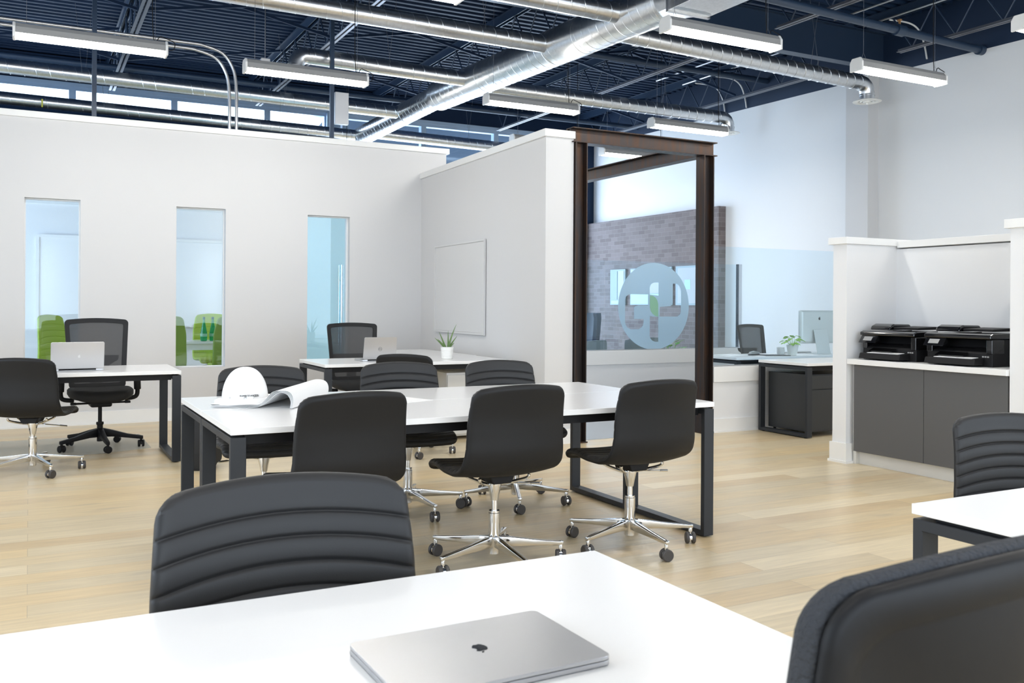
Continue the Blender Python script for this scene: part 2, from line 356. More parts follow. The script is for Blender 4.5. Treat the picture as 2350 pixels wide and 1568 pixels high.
# slot window frames and panes
for k, (a, b, c, d) in enumerate(SL):
    mb = MB(); t = .012
    for q in ((a, a+t, c, d), (b-t, b, c, d), (a+t, b-t, c, c+t), (a+t, b-t, d-t, d)): mb.box(q[0], q[1], 10.40, 10.44, q[2], q[3])
    w = struct(mb, 'window_%d' % (k+1), M['trim']); MB().box(a+t, b-t, 10.417, 10.423, c+t, d-t).build('window_pane', M['pane'], w)
# nook for the printers
struct(MB().box(5.80, 6.52, 5.26, 5.40, 0, 1.76), 'wall_nook_far', M['wall_lit'])
struct(MB().box(6.38, 6.52, 3.90, 5.26, 0, 1.735), 'wall_nook_back', M['wall_lit'])
struct(MB().box(5.83, 6.52, 2.2, 3.895, 0, 1.79), 'wall_nook_near', M['wall_lit'])
struct(MB().box(5.772, 6.55, 5.235, 5.43, 1.76, 1.815), 'trim_4', M['trim'], bevel=.002)
struct(MB().box(6.352, 6.55, 3.897, 5.235, 1.745, 1.80), 'trim_5', M['trim'], bevel=.002)
struct(MB().box(5.802, 6.55, 2.17, 3.925, 1.79, 1.85), 'trim_6', M['trim'], bevel=.002)
struct(MB().box(5.784, 6.0, 5.244, 5.416, 0, .16).box(5.774, 6.0, 5.234, 5.426, 0, .02), 'baseboard_nook', M['trim'])
# low walls under the glass
struct(MB().box(5.985, 9.0, 7.10, 7.20, 0, .50), 'wall_low_near', M['wall_lit'])
struct(MB().box(5.985, 9.0, 7.082, 7.218, .50, .65), 'trim_7', M['trim'], bevel=.002)
struct(base_board(MB(), 5.985, 9.0, 7.10, 0, '-y'), 'baseboard_low_near', M['trim'])
struct(MB().box(4.52, 9.15, 10.14, 10.26, 0, .47), 'wall_low_far', M['wall_lit'])
struct(MB().box(4.52, 9.18, 10.12, 10.28, .47, .65), 'trim_8', M['trim'], bevel=.002)
struct(base_board(MB(), 4.52, 9.15, 10.14, 0, '-y'), 'baseboard_low_far', M['trim'])
# glass screens on the low walls
g1 = thing('glass_screen', (6.0, 7.15, .65), 0, 'clear glass screen standing on the near low white wall behind the small desk', 'glass screen')
MB().box(0, 3.0, -.005, .005, 0, 1.20).build('pane', M['bluepane'], g1)
MB().box(0, 3.0, -.012, .012, -.004, .012).build('channel', M['alu'], g1)
g2 = thing('glass_screen', (4.60, 10.2, .65), 0, 'tall glass screen carrying the frosted round emblem on the far low wall', 'glass screen')
MB().box(0, 2.15, -.005, .005, 0, 1.20).build('pane', M['bluepane'], g2)
MB().box(2.16, 4.44, -.005, .005, 0, 1.20).build('pane', M['bluepane'], g2)
MB().box(0, 4.5, -.012, .012, -.004, .012).build('channel', M['alu'], g2)
MB().box(4.44, 4.50, -.03, .03, 0, 1.205).build('end_post', M['chrome'], g2)
# emblem on the far glass
def arc(cx, cy, rx, ry, a0, a1, n=10): return [(cx+rx*cos(R(a0+(a1-a0)*i/n)), cy+ry*sin(R(a0+(a1-a0)*i/n))) for i in range(n+1)]
def E(z): return [((x-995)/480., -(y-860)/577.) for x, y in z]
cut_stem_top = E([(1052,720),(1052,545),(1010,545)] + arc(1000,590,65,45,270,180)[0:0] + [(985,548),(955,565),(938,590),(932,620),(932,705)])
cut_stem_low = E([(935,988),(975,1000),(1052,1000),(1052,1335),(1010,1335),(970,1318),(945,1290),(935,1255)])
cut_left = E([(910,705),(670,705),(640,715),(615,740),(605,780),(605,1070),(615,1110),(640,1145),(680,1165),(790,1165),(825,1145),(848,1110),(855,1070),(855,1030),(725,1030),(725,880),(740,860),(780,850),(910,850)])
cut_right = E([(1250,555),(1300,555),(1335,580),(1357,615),(1365,660),(1365,940),(1350,975),(1320,997),(1290,1000),(1070,1000),(1070,870),(1215,858),(1240,840),(1250,810)])
S = .592
sc = lambda lp: [(x*S, y*S) for x, y in lp]
em_m = frame_m((1,0,0), (0,0,1), (0,-1,0), (0,0,0))
em = thing('glass_emblem', (7.56, 10.19, 1.245), 0, 'round frosted emblem film stuck on the far glass screen', 'emblem')
fill('frosted_disc', [sc(arc(0,0,1,1,0,357,119)), sc(cut_stem_top), sc(cut_stem_low), sc(cut_left), sc(cut_right)], .0008, M['frost'], em, em_m)
green = E([(935,720),(975,722),(1010,745),(1035,780),(1048,830),(1050,1000),(1010,992),(970,960),(945,920),(935,870)])
fill('green_petal', [sc(green)], .0016, M['frostg'], em, em_m)
# exterior glazing
n = 3
def glazing(x0, x1, z0, z1, pitch, off, name, transoms=()):
    global n
    n += 1; mb = MB(); t = .05
    mb.box(x0, x1, YF-.02, YF+.1, z1-.06, z1); mb.box(x0, x1, YF-.02, YF+.1, z0, z0+.05)
    xs = [x0]; x = off
    while x < x1-.1:
        if x > x0+.1: xs.append(x)
        x += pitch
    xs.append(x1)
    for x in xs: mb.box(max(x0, x-t), min(x1, x+t), YF-.02, YF+.1, z0+.05, z1-.06)
    for z in transoms: mb.box(x0, x1, YF, YF+.08, z-.025, z+.025)
    w = struct(mb, 'window_%d' % n, M['frame'])
    for a, b in zip(xs, xs[1:]): MB().box(a+t, b-t, YF+.03, YF+.04, z0+.05, z1-.06).build('window_pane', M['pane'], w)
glazing(-3.0, 4.62, 4.27, 4.60, 1.5, .58, 'clerestory')
glazing(4.80, 10.0, .12, 4.60, 1.5, 4.95, 'front', (2.45,))
struct(MB().box(XL, XR, YF-.03, YF-.001, 4.60, 4.66), 'trim_9', M['frame'])
struct(MB().box(4.60, 4.84, YF-.10, YF-.002, 4.0, 4.60), 'trim_10', M['frame'])
# ground and awning outside the front glazing
struct(MB().box(-30, 40, YF+.2, 60, -.25, -.12), 'ground', M['pave'])
aw = thing('awning', (7.3, YF+.2, 4.0), 0, 'blue grey awning with pale struts outside the high windows right of the big duct', 'awning')
MB().prism([(.0,.80),(3.2,.30),(3.2,.22),(0,.72)], -2.45, 3.4, 'x').build('canopy', M['ext'], aw)
for x in (-2.0, -.45, 1.1, 2.6): MB().bar((x, 0, -.3), (x, 3.0, .20), .05, .05).build('strut', M['frame'], aw)

# meeting room behind the slot windows
struct(MB().box(XL, 4.5, 14.30, 14.42, 0, 3.1), 'wall_meeting_room', M['wall_lit'])
struct(MB().box(XL, 4.5, 14.28, 14.30, 2.62, 2.68), 'trim_11', M['trim'])
wb = thing('whiteboard', (1.33, 14.28, .91), 0, 'large framed whiteboard in the meeting room seen through the left and middle slots', 'whiteboard')
MB().box(-1.23, 1.28, -.018, .018, 0, 1.26).build('board', M['board'], wb)
mb = MB()
for q in ((-1.25,1.30,-.02,.02),(-1.25,1.30,1.24,1.28)): mb.box(q[0], q[1], -.03, -.0185, q[2], q[3])
for q in ((-1.25,-1.21),(1.26,1.30)): mb.box(q[0], q[1], -.03, -.0185, .02, 1.24)
mb.build('frame', M['trim'], wb)
# glass wall and door of the meeting room
gd = thing('glass_door', (3.0, 11.7, 0), 0, 'cyan frosted glass door with long steel pull seen through the right slot', 'door')
MB().box(0, .72, -.006, .006, .02, 2.9).build('door_leaf', M['cyan'], gd)
MB().box(.735, 1.50, -.006, .006, .02, 2.9).build('side_panel', M['cyan'], gd)
h = MB(); h.tube([(.62,-.05,.55),(.62,-.05,1.76)], .017, 12); h.tube([(.62,.05,.55),(.62,.05,1.76)], .017, 12)
for z in (.75, 1.56): h.tube([(.62,-.05,z),(.62,.05,z)], .009, 8)
h.build('pull_handle', M['chrome'], gd, smooth=True)

# whiteboard on the middle partition
wb2 = thing('whiteboard', (4.140, 9.10, .96), R(-1.88), 'plain white board fixed on the partition above the plant', 'whiteboard')
MB().box(-.014, 0, -.68, .68, 0, .945).build('board', M['board2'], wb2, bevel=.003)
mb = MB()
for q in ((-.70,.70,-.02,0),(-.70,.70,.945,.965)): mb.box(-.022, 0, q[0], q[1], q[2], q[3])
for q in ((-.70,-.68),(.68,.70)): mb.box(-.022, 0, q[0], q[1], 0, .945)
mb.build('frame', M['board2'], wb2)

# ================================================================== STEEL PORTAL
st = thing('steel_portal', (4.38, 7.09, 0), 0, 'rusty brown steel beam frame standing in the opening right of the white partition', 'steel frame')
def h_column(mb, x0, x1, y0, y1, z0, z1, t=.010):
    mb.box(x0, x0+t, y0, y1, z0, z1); mb.box(x1-t, x1, y0, y1, z0, z1); mb.box(x0+t, x1-t, (y0+y1)/2-.004, (y0+y1)/2+.004, z0, z1); return mb
h_column(MB(), 0, .125, 0, .13, .012, 2.735).build('post', M['rust'], st, bevel=.0015, bseg=1)
h_column(MB(), 1.477, 1.602, 0, .13, .012, 2.735).build('post', M['rust'], st, bevel=.0015, bseg=1)
for x in (-.01, 1.467): MB().box(x, x+.145, -.01, .14, 0, .012).build('base_plate', M['rust'], st)
def i_beam(mb, a, b, c, w, z0, z1, axis, t=.010):
    """horizontal I beam from a to b along axis, centred on c"""
    for (u0, u1, v0, v1) in ((c-w/2, c+w/2, z0, z0+t), (c-w/2, c+w/2, z1-t, z1), (c-.004, c+.004, z0+t, z1-t)):
        if axis == 'x': mb.box(a, b, u0, u1, v0, v1)
        else: mb.box(u0, u1, a, b, v0, v1)
    return mb
i_beam(MB(), -.03, 1.64, .065, .13, 2.735, 2.872, 'x').build('front_beam', M['rust'], st, bevel=.0015, bseg=1)
i_beam(MB(), .14, 3.0, .0625, .125, 2.735, 2.872, 'y').build('side_beam', M['rust'], st, bevel=.0015, bseg=1)
i_beam(MB(), .14, 3.0, 1.54, .125, 2.735, 2.872, 'y').build('side_beam', M['rust'], st, bevel=.0015, bseg=1)
h_column(MB(), 0, .125, 2.86, 2.99, .66, 2.735).build('rear_post', M['rust'], st)

# ================================================================== CHAIRS
def catmull(P, n=14):
    out = []
    for i in range(len(P)-1):
        p0, p1, p2, p3 = P[max(i-1,0)], P[i], P[i+1], P[min(i+2, len(P)-1)]
        for k in range(n):
            t = k/n
            out.append(tuple(.5*((2*p1[j])+(-p0[j]+p2[j])*t+(2*p0[j]-5*p1[j]+4*p2[j]-p3[j])*t*t+(-p0[j]+3*p1[j]-3*p2[j]+p3[j])*t**3) for j in range(len(p1))))
    out.append(P[-1]); return out
class Shell:
    """padded one-piece seat and back, swept along a side profile"""
    def __init__(s, prof, widths, arch=.045, rad=.046):
        c = catmull(prof); s.P = c; s.L = [0]
        for a, b in zip(c, c[1:]): s.L.append(s.L[-1] + math.hypot(b[0]-a[0], b[1]-a[1]))
        s.len = s.L[-1]; s.wd = widths; s.arch = arch; s.rad = rad
    def at(s, q):
        q = max(0, min(s.len, q)); i = 0
        lo, hi = 0, len(s.L)-1
        while hi-lo > 1:
            m = (lo+hi)//2
            if s.L[m] <= q: lo = m
            else: hi = m
        a, b = s.P[lo], s.P[hi]; f = (q-s.L[lo])/max(1e-9, s.L[hi]-s.L[lo])
        y, z = a[0]+(b[0]-a[0])*f, a[1]+(b[1]-a[1])*f
        lo2, hi2 = max(0, lo-3), min(len(s.P)-1, hi+3)
        ty, tz = s.P[hi2][0]-s.P[lo2][0], s.P[hi2][1]-s.P[lo2][1]; l = math.hypot(ty, tz)
        return y, z, -tz/l, ty/l     # pos, normal (towards the sitter after sign fix)
    def width(s, q):
        f = q/s.len; W = s.wd
        for (a, wa), (b, wb) in zip(W, W[1:]):
            if f <= b: 
                k = (f-a)/(b-a); k = k*k*(3-2*k); return wa+(wb-wa)*k
        return W[-1][1]
    def corner(s, u, w):
        a = abs(u); c = min(.9, s.rad/w)
        return 0 if a <= 1-c else s.rad*(1-math.sqrt(max(0, 1-((a-(1-c))/c)**2)))
    def point(s, t, u, off):
        wt = s.width(s.len); wf = s.width(0)
        s1 = s.len - s.arch*u*u - s.corner(u, wt); s0 = s.corner(u, wf)*.8
        g = max(0, min(1, (t-.45)/.3)); q = t*s.len - s.arch*u*u*g*g*(3-2*g); q = max(s0, min(s1, q)); w = s.width(q); y, z, ny, nz = s.at(q)
        ny, nz = -ny, -nz
        if nz < 0 and q < s.len*.3: ny, nz = -ny, -nz
        back = max(0, min(1, (q/s.len-.38)/.2))
        bend = (.012*(1-back)+.038*back)*u*u
        du = (1-abs(u))*w; ds = min(q-s0, s1-q)
        o = off(s.len*t, du, ds)
        return (w*u, y+ny*(bend+o), z+nz*(bend+o))
    def make(s, name, m, lo, hi, ns, nu, parent):
        us = [sin(pi/2*(2*i/(nu-1)-1)) for i in range(nu)]
        ts = [(1-cos(pi*min(1,max(0,j/(ns-1)))))/2*.25 + .75*j/(ns-1) for j in range(ns)]
        b = bmesh.new()
        A = [[b.verts.new(s.point(t, u, hi)) for u in us] for t in ts]; B = [[b.verts.new(s.point(t, u, lo)) for u in us] for t in ts]
        for j in range(ns-1):
            for i in range(nu-1):
                b.faces.new((A[j][i], A[j][i+1], A[j+1][i+1], A[j+1][i])); b.faces.new((B[j][i], B[j+1][i], B[j+1][i+1], B[j][i+1]))
        for j in range(ns-1):
            b.faces.new((A[j][0], A[j+1][0], B[j+1][0], B[j][0])); b.faces.new((A[j][-1], B[j][-1], B[j+1][-1], A[j+1][-1]))
        for i in range(nu-1):
            b.faces.new((A[0][i], B[0][i], B[0][i+1], A[0][i+1])); b.faces.new((A[-1][i], A[-1][i+1], B[-1][i+1], B[-1][i]))
        bmesh.ops.recalc_face_normals(b, faces=b.faces)
        me = bpy.data.meshes.new(name); b.to_mesh(me); b.free()
        o = link(name, me, m, parent, True); me.set_sharp_from_angle(angle=R(50)); return o
def fall(d, r): return math.sqrt(max(0, min(1, 1-(1-min(1, d/r))**2)))
def star(root, m_leg, m_hood, theta, r=.33, hub_top=.135, black=False):
    lm = MB()
    if black: lm.rings([[(x, sy*w/2, z+sz*h/2) for sy, sz in ((-1,-1),(1,-1),(1,1),(-1,1))] for x, z, w, h in ((.02,.135,.05,.075),(.10,.125,.042,.055),(.22,.100,.036,.034),(r-.004,.084,.030,.030),(r+.016,.082,.026,.026))])
    else: lm.rings([[(x, sy*w/2*(1 if sz > 0 else .7), z+sz*h/2) for sy, sz in ((-1,-1),(1,-1),(1,1),(-1,1))] for x, z, w, h in ((.020,.112,.034,.050),(.08,.108,.030,.046),(.2,.099,.026,.030),(r-.012,.091,.026,.020),(r+.013,.090,.024,.020))])
    lm.tube([(r, 0, .085), (r, 0, .055)], .011, 10)
    leg = lm.build('base_leg', m_leg, root, bevel=.004, bseg=2, smooth=True)
    leg.rotation_euler = (0, 0, theta)
    for k in range(1, 5):
        c = leg.copy(); COL.objects.link(c); c.parent = root; c.rotation_euler = (0, 0, theta+k*2*pi/5)
    hm = MB(); seg = [(cos(R(a))*.024, .030+sin(R(a))*.024) for a in range(-20, 201, 20)]
    hm.prism(seg + [(-.012,.030),(.012,.030)], -.0065, .0065, 'x').tube([(0,0,.045),(0,0,.066)], .0085, 10)
    hood = hm.build('caster', m_hood, root, smooth=True)
    wm = MB(); wm.rings([[(x, rr*cos(2*pi*k/20), .030+rr*sin(2*pi*k/20)) for k in range(20)] for x, rr in ((.008,.020),(.008,.027),(.012,.030),(.021,.030),(.026,.025),(.026,.012))])
    wh = wm.build('wheel', M['wheel'] if not black else M['black'], hood, smooth=True)
    w2 = wh.copy(); COL.objects.link(w2); w2.parent = hood; w2.rotation_euler = (0, 0, pi)
    for k in range(5):
        c = hood if k == 0 else copy_tree(hood, root)
        a = theta+k*2*pi/5; c.location = (r*cos(a), r*sin(a), 0); c.rotation_euler = (0, 0, (k*77 % 180)*pi/180+.4)
PROF = [(.27,-.040),(.235,-.012),(.16,-.002),(.02,-.012),(-.10,-.012),(-.165,.000),(-.215,.038),(-.238,.10),(-.243,.18),(-.250,.26),(-.268,.34),(-.290,.42)]
WID = [(0,.232),(.3,.262),(.52,.268),(.72,.256),(1,.243)]
def leather_chair(name, label, cat, group, prof=PROF, wid=WID, cm=None, sm=None, seat=.49, theta=R(52), ribs=(.078, .047), rows=19, arch=.034):
    root = thing(name, (0,0,0), 0, label, cat, group)
    sh = Shell(prof, wid, arch=arch)
    def hi(q, du, ds):
        e = fall(min(du, ds), .022); o = .003+.020*e
        d = sh.len-ribs[0]-q; g = 1.0
        if d > -.02:
            k = round(d/ribs[1]); 
            if 0 <= k < rows:
                x = abs(d-k*ribs[1])
                o -= e*(.0042*math.exp(-(x/.0036)**2) + .0030*(1-min(1, x/(ribs[1]*.5)))**2)
        return o
    cu = sh.make('cushion', cm or M['leather'], lambda q, du, ds: 0.0, hi, 420, 24, root); cu.location.z = seat
    bk = sh.make('back_shell', sm or M['shell'], lambda q, du, ds: -.004-.011*fall(min(du, ds), .02), lambda q, du, ds: -.0005, 70, 26, root); bk.location.z = seat
    mb = MB()
    for sx in (-1, 1):
        mb.tube(catmull([(sx*.025,0,-.085),(sx*.06,.02,-.075),(sx*.125,.05,-.045),(sx*.135,.06,-.028)], 5), .008, 8)
        mb.tube(catmull([(sx*.025,0,-.085),(sx*.06,-.03,-.075),(sx*.125,-.09,-.050),(sx*.135,-.10,-.030)], 5), .008, 8)
    mb.lathe([(.019,-.16),(.024,-.13),(.034,-.085),(.034,-.075)], n=20)
    o = mb.build('seat_bracket', M['chrome'], root, smooth=True); o.location.z = seat
    o = MB().prism([(-.07,-.03),(.07,-.03),(.05,-.07),(-.05,-.07)], -.08, .06, 'y').build('tilt_mechanism', M['black'], root, bevel=.006); o.location.z = seat
    o = MB().tube(catmull([(.02,0,-.075),(.10,-.01,-.085),(.20,-.01,-.095)], 4), .0042, 8).tube([(.195,-.01,-.0945),(.245,-.01,-.099)], .0065, 8).build('lever', M['chrome'], root, smooth=True); o.location.z = seat
    o = MB().lathe([(.0145,-.30),(.0145,-.155)], n=16).build('piston', M['chrome'], root, smooth=True); o.location.z = seat
    MB().lathe([(.018,.050),(.026,.055),(.026,.085),(.028,.09),(.028,.25),(.026,.252),(.026,.262),(.018,.262)], n=24).build('lift_sleeve', M['chrome'], root, smooth=True)
    star(root, M['chrome'], M['chrome'], theta)
    return root
def set_chair(root, seat=None, theta=None):
    k = 0; j = 0
    for c in root.children:
        n = c.name.split('.')[0]
        if seat is not None and n in ('cushion','back_shell','seat_bracket','tilt_mechanism','lever','piston'): c.location.z = seat
        if theta is not None and n == 'base_leg': c.rotation_euler = (0,0,theta+k*2*pi/5); k += 1
        if theta is not None and n == 'caster':
            a = theta+j*2*pi/5; c.location = (.33*cos(a), .33*sin(a), 0); j += 1
G_F = 'leather chairs with their backs to us at the front of the long table'; G_B = 'ribbed leather chairs along the far side of the long table'
c0 = leather_chair('swivel_chair', 'black leather swivel chair at the front right corner of the long white table', 'chair', G_F)
c0.location = (2.795, 3.97, 0); c0.rotation_euler.z = R(3); set_chair(c0, .470, R(49))
c = dup(c0, (2.00, 3.97, 0), R(2), 'black leather swivel chair at the middle of the front side of the long white table', G_F); set_chair(c, .472, R(52))
c = dup(c0, (1.19, 3.96, 0), R(6), 'black leather swivel chair with its back to us beside the drawing sheets', G_F); set_chair(c, .472, R(20))
c = dup(c0, (1.18, 5.24, 0), R(171), 'ribbed leather chair behind the white hard hat on the far side of the table', G_B); set_chair(c, .468, R(15))
c = dup(c0, (2.04, 5.22, 0), R(173), 'ribbed leather chair in the middle of the far side of the long table', G_B); set_chair(c, .470, R(-40))
c = dup(c0, (2.74, 5.15, 0), R(179), 'ribbed leather chair on the far side of the table nearest the steel frame', G_B); set_chair(c, .470, R(-4))
c = dup(c0, (.445, 1.57, 0), R(178), 'large ribbed leather chair in the foreground behind the nearest desk'); c.pop('group', None) if hasattr(c, 'pop') else None; set_chair(c, .495, R(30))
near_chair = c
c = dup(c0, (3.45, 2.14, 0), R(160), 'ribbed leather chair cut by the right edge of the photo, behind the right desk'); set_chair(c, .405, R(10)); rc = c
c = dup(c0, (.03, 7.62, 0), R(-22), 'black leather chair at the far left in front of the silver laptop desk'); set_chair(c, .44, R(24)); lc = c
c = dup(c0, (2.88, 7.24, 0), R(-42), 'black leather guest chair standing at the front of the desk with the potted aloe'); set_chair(c, .43, R(10)); gc = c
for q in (near_chair, rc, lc, gc):
    if 'group' in q: del q['group']

# ---- mesh backed task chairs
def outline(wt, wb, h, r, n=8, arch=.012):
    """rounded frame outline in (x, z), z from 0 to h"""
    pts = []
    for cx, cz, a0 in ((wt/2-r, h-r, 0), (-(wt/2-r), h-r, 90), (-(wb/2-r), r, 180), (wb/2-r, r, 270)):
        for k in range(n+1):
            a = R(a0+90*k/n); pts.append((cx+r*cos(a), cz+r*sin(a)))
        if a0 == 0:
            m = 8
            for k in range(1, m):
                x = (wt/2-r)*(1-2*k/m); pts.append((x, h+arch*(1-(x/(wt/2-r))**2)))
    return pts
def back_y(x, z, h, curve=.06, lean=.10): return -(lean*(z/h)**1.3) + curve*(x/.25)**2*.6 - .03*sin(pi*z/h)
def task_chair(label, group, theta, kind='mesh'):
    root = thing('task_chair', (0,0,0), 0, label, 'chair', group)
    h, z0, y0 = .60, .50, -.20
    if kind == 'mesh':
        oo = outline(.515, .455, h, .035); ii = outline(.44, .385, h-.085, .02); ii = [(x, z+.045) for x, z in ii]
        b = MB(); L = []
        for lst, dy in ((oo, .012), (oo, -.016), (ii, -.014), (ii, .010)):
            L.append([b.b.verts.new((x, y0+back_y(x, z, h)+dy, z0+z)) for x, z in lst])
        n_ = len(oo)
        for a in range(4):
            A, B = L[a], L[(a+1)%4]
            for i in range(n_): b.b.faces.new((A[i], A[(i+1)%n_], B[(i+1)%n_], B[i]))
        b.build('back_frame', M['fabric'], root, smooth=True, auto=R(60))
        b = MB(); g = []
        for j in range(13):
            row = []
            for i in range(9):
                z = .035+(h-.062)*j/12; w = (.385+(.44-.385)*j/12)+.02; x = w*(i/8-.5); row.append(b.b.verts.new((x, y0+back_y(x, z, h)-.002, z0+z)))
            g.append(row)
        for j in range(12):
            for i in range(8): b.b.faces.new((g[j][i], g[j][i+1], g[j+1][i+1], g[j+1][i]))
        b.build('mesh_panel', M['mesh'], root, smooth=True)
        b = MB(); zz = [(.0,-.09,.10),(.10,-.07,.10),(.16,-.055,.12),(.24,-.05,.36),(.28,-.05,.38)]
        b.rings([[(-w/2, y0+back_y(0,z,h)+dy, z0+z),(w/2, y0+back_y(0,z,h)+dy, z0+z),(w/2, y0+back_y(0,z,h)+dy+.018, z0+z),(-w/2, y0+back_y(0,z,h)+dy+.018, z0+z)] for z, dy, w in zz]).build('lumbar_support', M['black'], root, bevel=.004)
        b = MB().tube([(0,-.08,.44),(0,-.22,.44),(0,-.29,.50),(0,-.30,.62)], [.035,.035,.032,.028], 10); b.build('back_bracket', M['black'], root, smooth=True)
    else:
        h = .56; oo = outline(.50, .50, h, .062, arch=.012)
        def ring(sc_, dy):
            return [(x*sc_, y0+back_y(x, z, h, .05, .09)+dy, z0+h/2+(z-h/2)*sc_) for x, z in oo]
        def lens_(prof):
            b = MB(); b.rings([ring(s_, d_) for s_, d_ in prof]); return b
        lens_([(.90,.026),(.97,.020),(.992,.010),(.996,.0),(.985,-.008),(.965,-.0101)]).build('back_cushion', M['knit'], root, smooth=True, auto=R(60))
        lens_([(.965,-.0102),(.975,-.014),(.972,-.022),(.945,-.028),(.84,-.028),(.82,-.0245),(.80,-.024),(.5,-.024)]).build('back_shell', M['black'], root, smooth=True, auto=R(60))
        MB().tube([(0,-.08,.44),(0,-.24,.44),(0,-.285,.50),(0,-.275,.70)], [.035,.035,.032,.024], 10).build('back_bracket', M['black'], root, smooth=True)
    # seat pad
    b = MB(); R_ = []
    for z, s_ in ((.425,.86),(.435,.95),(.455,1.0),(.49,1.0),(.505,.95),(.51,.80),(.508,.4)):
        ring = []
        for k in range(40):
            a = 2*pi*k/40; x = .255*s_*math.copysign(abs(cos(a))**.55, cos(a)); y = .02+.245*s_*math.copysign(abs(sin(a))**.6, sin(a))
            ring.append((x, y, z-(.03 if y > .2 else 0)*((y-.2)/.07)+.014*(x/.25)**2))
        R_.append(ring)
    b.rings(R_).build('seat_pad', M['fabric'], root, smooth=True, auto=R(80))
    MB().box(-.085,.085,-.10,.10,.36,.424).build('mechanism', M['black'], root, bevel=.015)
    MB().box(-.22,-.085,.03,.06,.385,.40).box(-.235,-.19,.02,.07,.383,.402).build('lever', M['black'], root, bevel=.003)
    MB().box(.085,.22,.03,.06,.385,.40).box(.19,.235,.02,.07,.383,.402).build('lever', M['black'], root, bevel=.003)
    for s_ in (-1, 1):
        b = MB(); b.tube(catmull([(s_*.20,-.02,.415),(s_*.29,-.03,.43),(s_*.305,-.03,.50),(s_*.295,-.03,.60),(s_*.29,-.03,.655)], 5), .020, 10)
        b.tube([(s_*.305,-.03,.49),(s_*.302,-.03,.57)], .030, 10)
        b.box(s_*.29-.042, s_*.29+.042, -.14, .11, .655, .685); b.build('armrest', M['black'], root, smooth=True, bevel=.008)
    MB().lathe([(.024,.06),(.024,.20),(.030,.205),(.030,.225),(.016,.226),(.016,.37)], n=16).build('gas_lift', M['black'], root, smooth=True)
    star(root, M['black'], M['black'], theta, black=True)
    return root
tm = task_chair('black mesh-back task chair behind the white-logo silver laptop at the left desk', None, R(22))
tm.location = (.545, 8.62, .0032); tm.rotation_euler.z = R(183)
t2 = dup(tm, (2.90, 8.78, 0), R(176), 'black mesh-back task chair behind the laptop with the ring badge')
t3 = dup(tm, (8.25, 8.75, 0), R(190), 'grey mesh-back task chair by the white wall behind the desktop computer')
for c in t2.children: pass
for q, s_ in ((t2, .955), (t3, .92)): q.scale = (1, 1, s_)
big = task_chair('dark padded task chair with knitted edge in the bottom right foreground', None, R(10), 'padded')
big.location = (.882, .905, 0); big.rotation_euler.z = R(3); big.scale = (1, 1, .945)

# ================================================================== DESKS
def desk(x0, x1, y0, y1, h, label, group=None, name='desk', frames=('l', 'r'), rshort=0):
    cx, cy = (x0+x1)/2, (y0+y1)/2; w, d = (x1-x0)/2, (y1-y0)/2
    root = thing(name, (cx, cy, 0), 0, label, 'desk', group)
    MB().box(-w, w, -d, d, h-.027, h).build('tabletop', M['top'], root, bevel=.0015, bseg=1)
    zt = h-.038; lw, lt = .065, .03
    for s in frames:
        dn = -d+(rshort if s == 'r' else 0)
        a, b = (-w, -w+lw) if s == 'l' else (w-lw, w)
        mb = MB(); o = [(dn+.004, .008), (d-.004, .008), (d-.004, zt), (dn+.004, zt)]; i = [(dn+.004+lt, .008+lt), (d-.004-lt, .008+lt), (d-.004-lt, zt-lt), (dn+.004+lt, zt-lt)]
        L = [[mb.b.verts.new((x, p[0], p[1])) for p in lst] for x, lst in ((a, o), (b, o), (b, i), (a, i))]
        for k in range(4):
            A, B = L[k], L[(k+1)%4]
            for j in range(4): mb.b.faces.new((A[j], A[(j+1)%4], B[(j+1)%4], B[j]))
        f = mb.build('leg_frame', M['charcoal'], root, bevel=.002, bseg=1)
        mb = MB()
        for yy in (dn+.05, d-.05): mb.lathe([(.016, 0), (.016, .008)], ((a+b)/2, yy, 0), n=12)
        mb.build('foot', M['black'], f)
    mb = MB()
    for yy in (-d+.055, d-.055-.035): mb.box(-w+lw+.002, w-lw-.002, yy, yy+.035, h-.075, h-.0275)
    for xx in (-w+.02, w-.045): mb.box(xx, xx+.025, -d+.06, d-.06, zt+.0005, h-.0275)
    mb.build('support_rail', M['black'], root)
    return root
G_T = 'two white desks pushed back to back as one long table'
desk(.742, 3.305, 3.905, 4.638, .735, 'front half of the long white table, nearer us', G_T)
desk(.742, 3.305, 4.644, 5.305, .735, 'rear half of the long white table, behind the hard hat', G_T)
desk(-.75, 1.073, .86, 1.652, .735, 'white desk across the bottom of the photo carrying the closed laptop', rshort=.36)
desk(2.085, 3.9, .90, 1.668, .735, 'white desk corner with charcoal legs at the right edge of the photo')
desk(-.85, 1.064, 7.60, 8.42, .722, 'white desk at the far left with the open white-logo laptop')
dm = desk(2.235, 4.03, 7.66, 8.50, .735, 'white L-shaped desk with the ring badge laptop and aloe plant', frames=('l',))
MB().prism([(.27,.4205),(.27,1.75),(.9,1.75),(.93,.4205)], .708, .735).build('return_top', M['top'], dm, bevel=.0015, bseg=1)
MB().box(.30, .335, .45, 1.7, .66, .7075).box(.30, .85, 1.66, 1.69, .0, .7075).build('return_rail', M['black'], dm)
pd = thing('pedestal_cabinet', (3.62, 7.82, 0), 0, 'pale grey pedestal cabinet under the desk with the aloe plant', 'cabinet')
MB().box(-.20, .24, -.03, .50, .03, .62).build('body', M['cabside'], pd, bevel=.003)
for z in (.05, .24, .43): MB().box(-.195, .235, -.05, -.031, z, z+.17).build('drawer', M['cabside'], pd, bevel=.002)
MB().box(-.15, -.1, .02, .07, 0, .03).box(.1, .15, .02, .07, 0, .03).box(-.15,-.1,.4,.45,0,.03).box(.1,.15,.4,.45,0,.03).build('foot', M['black'], pd)
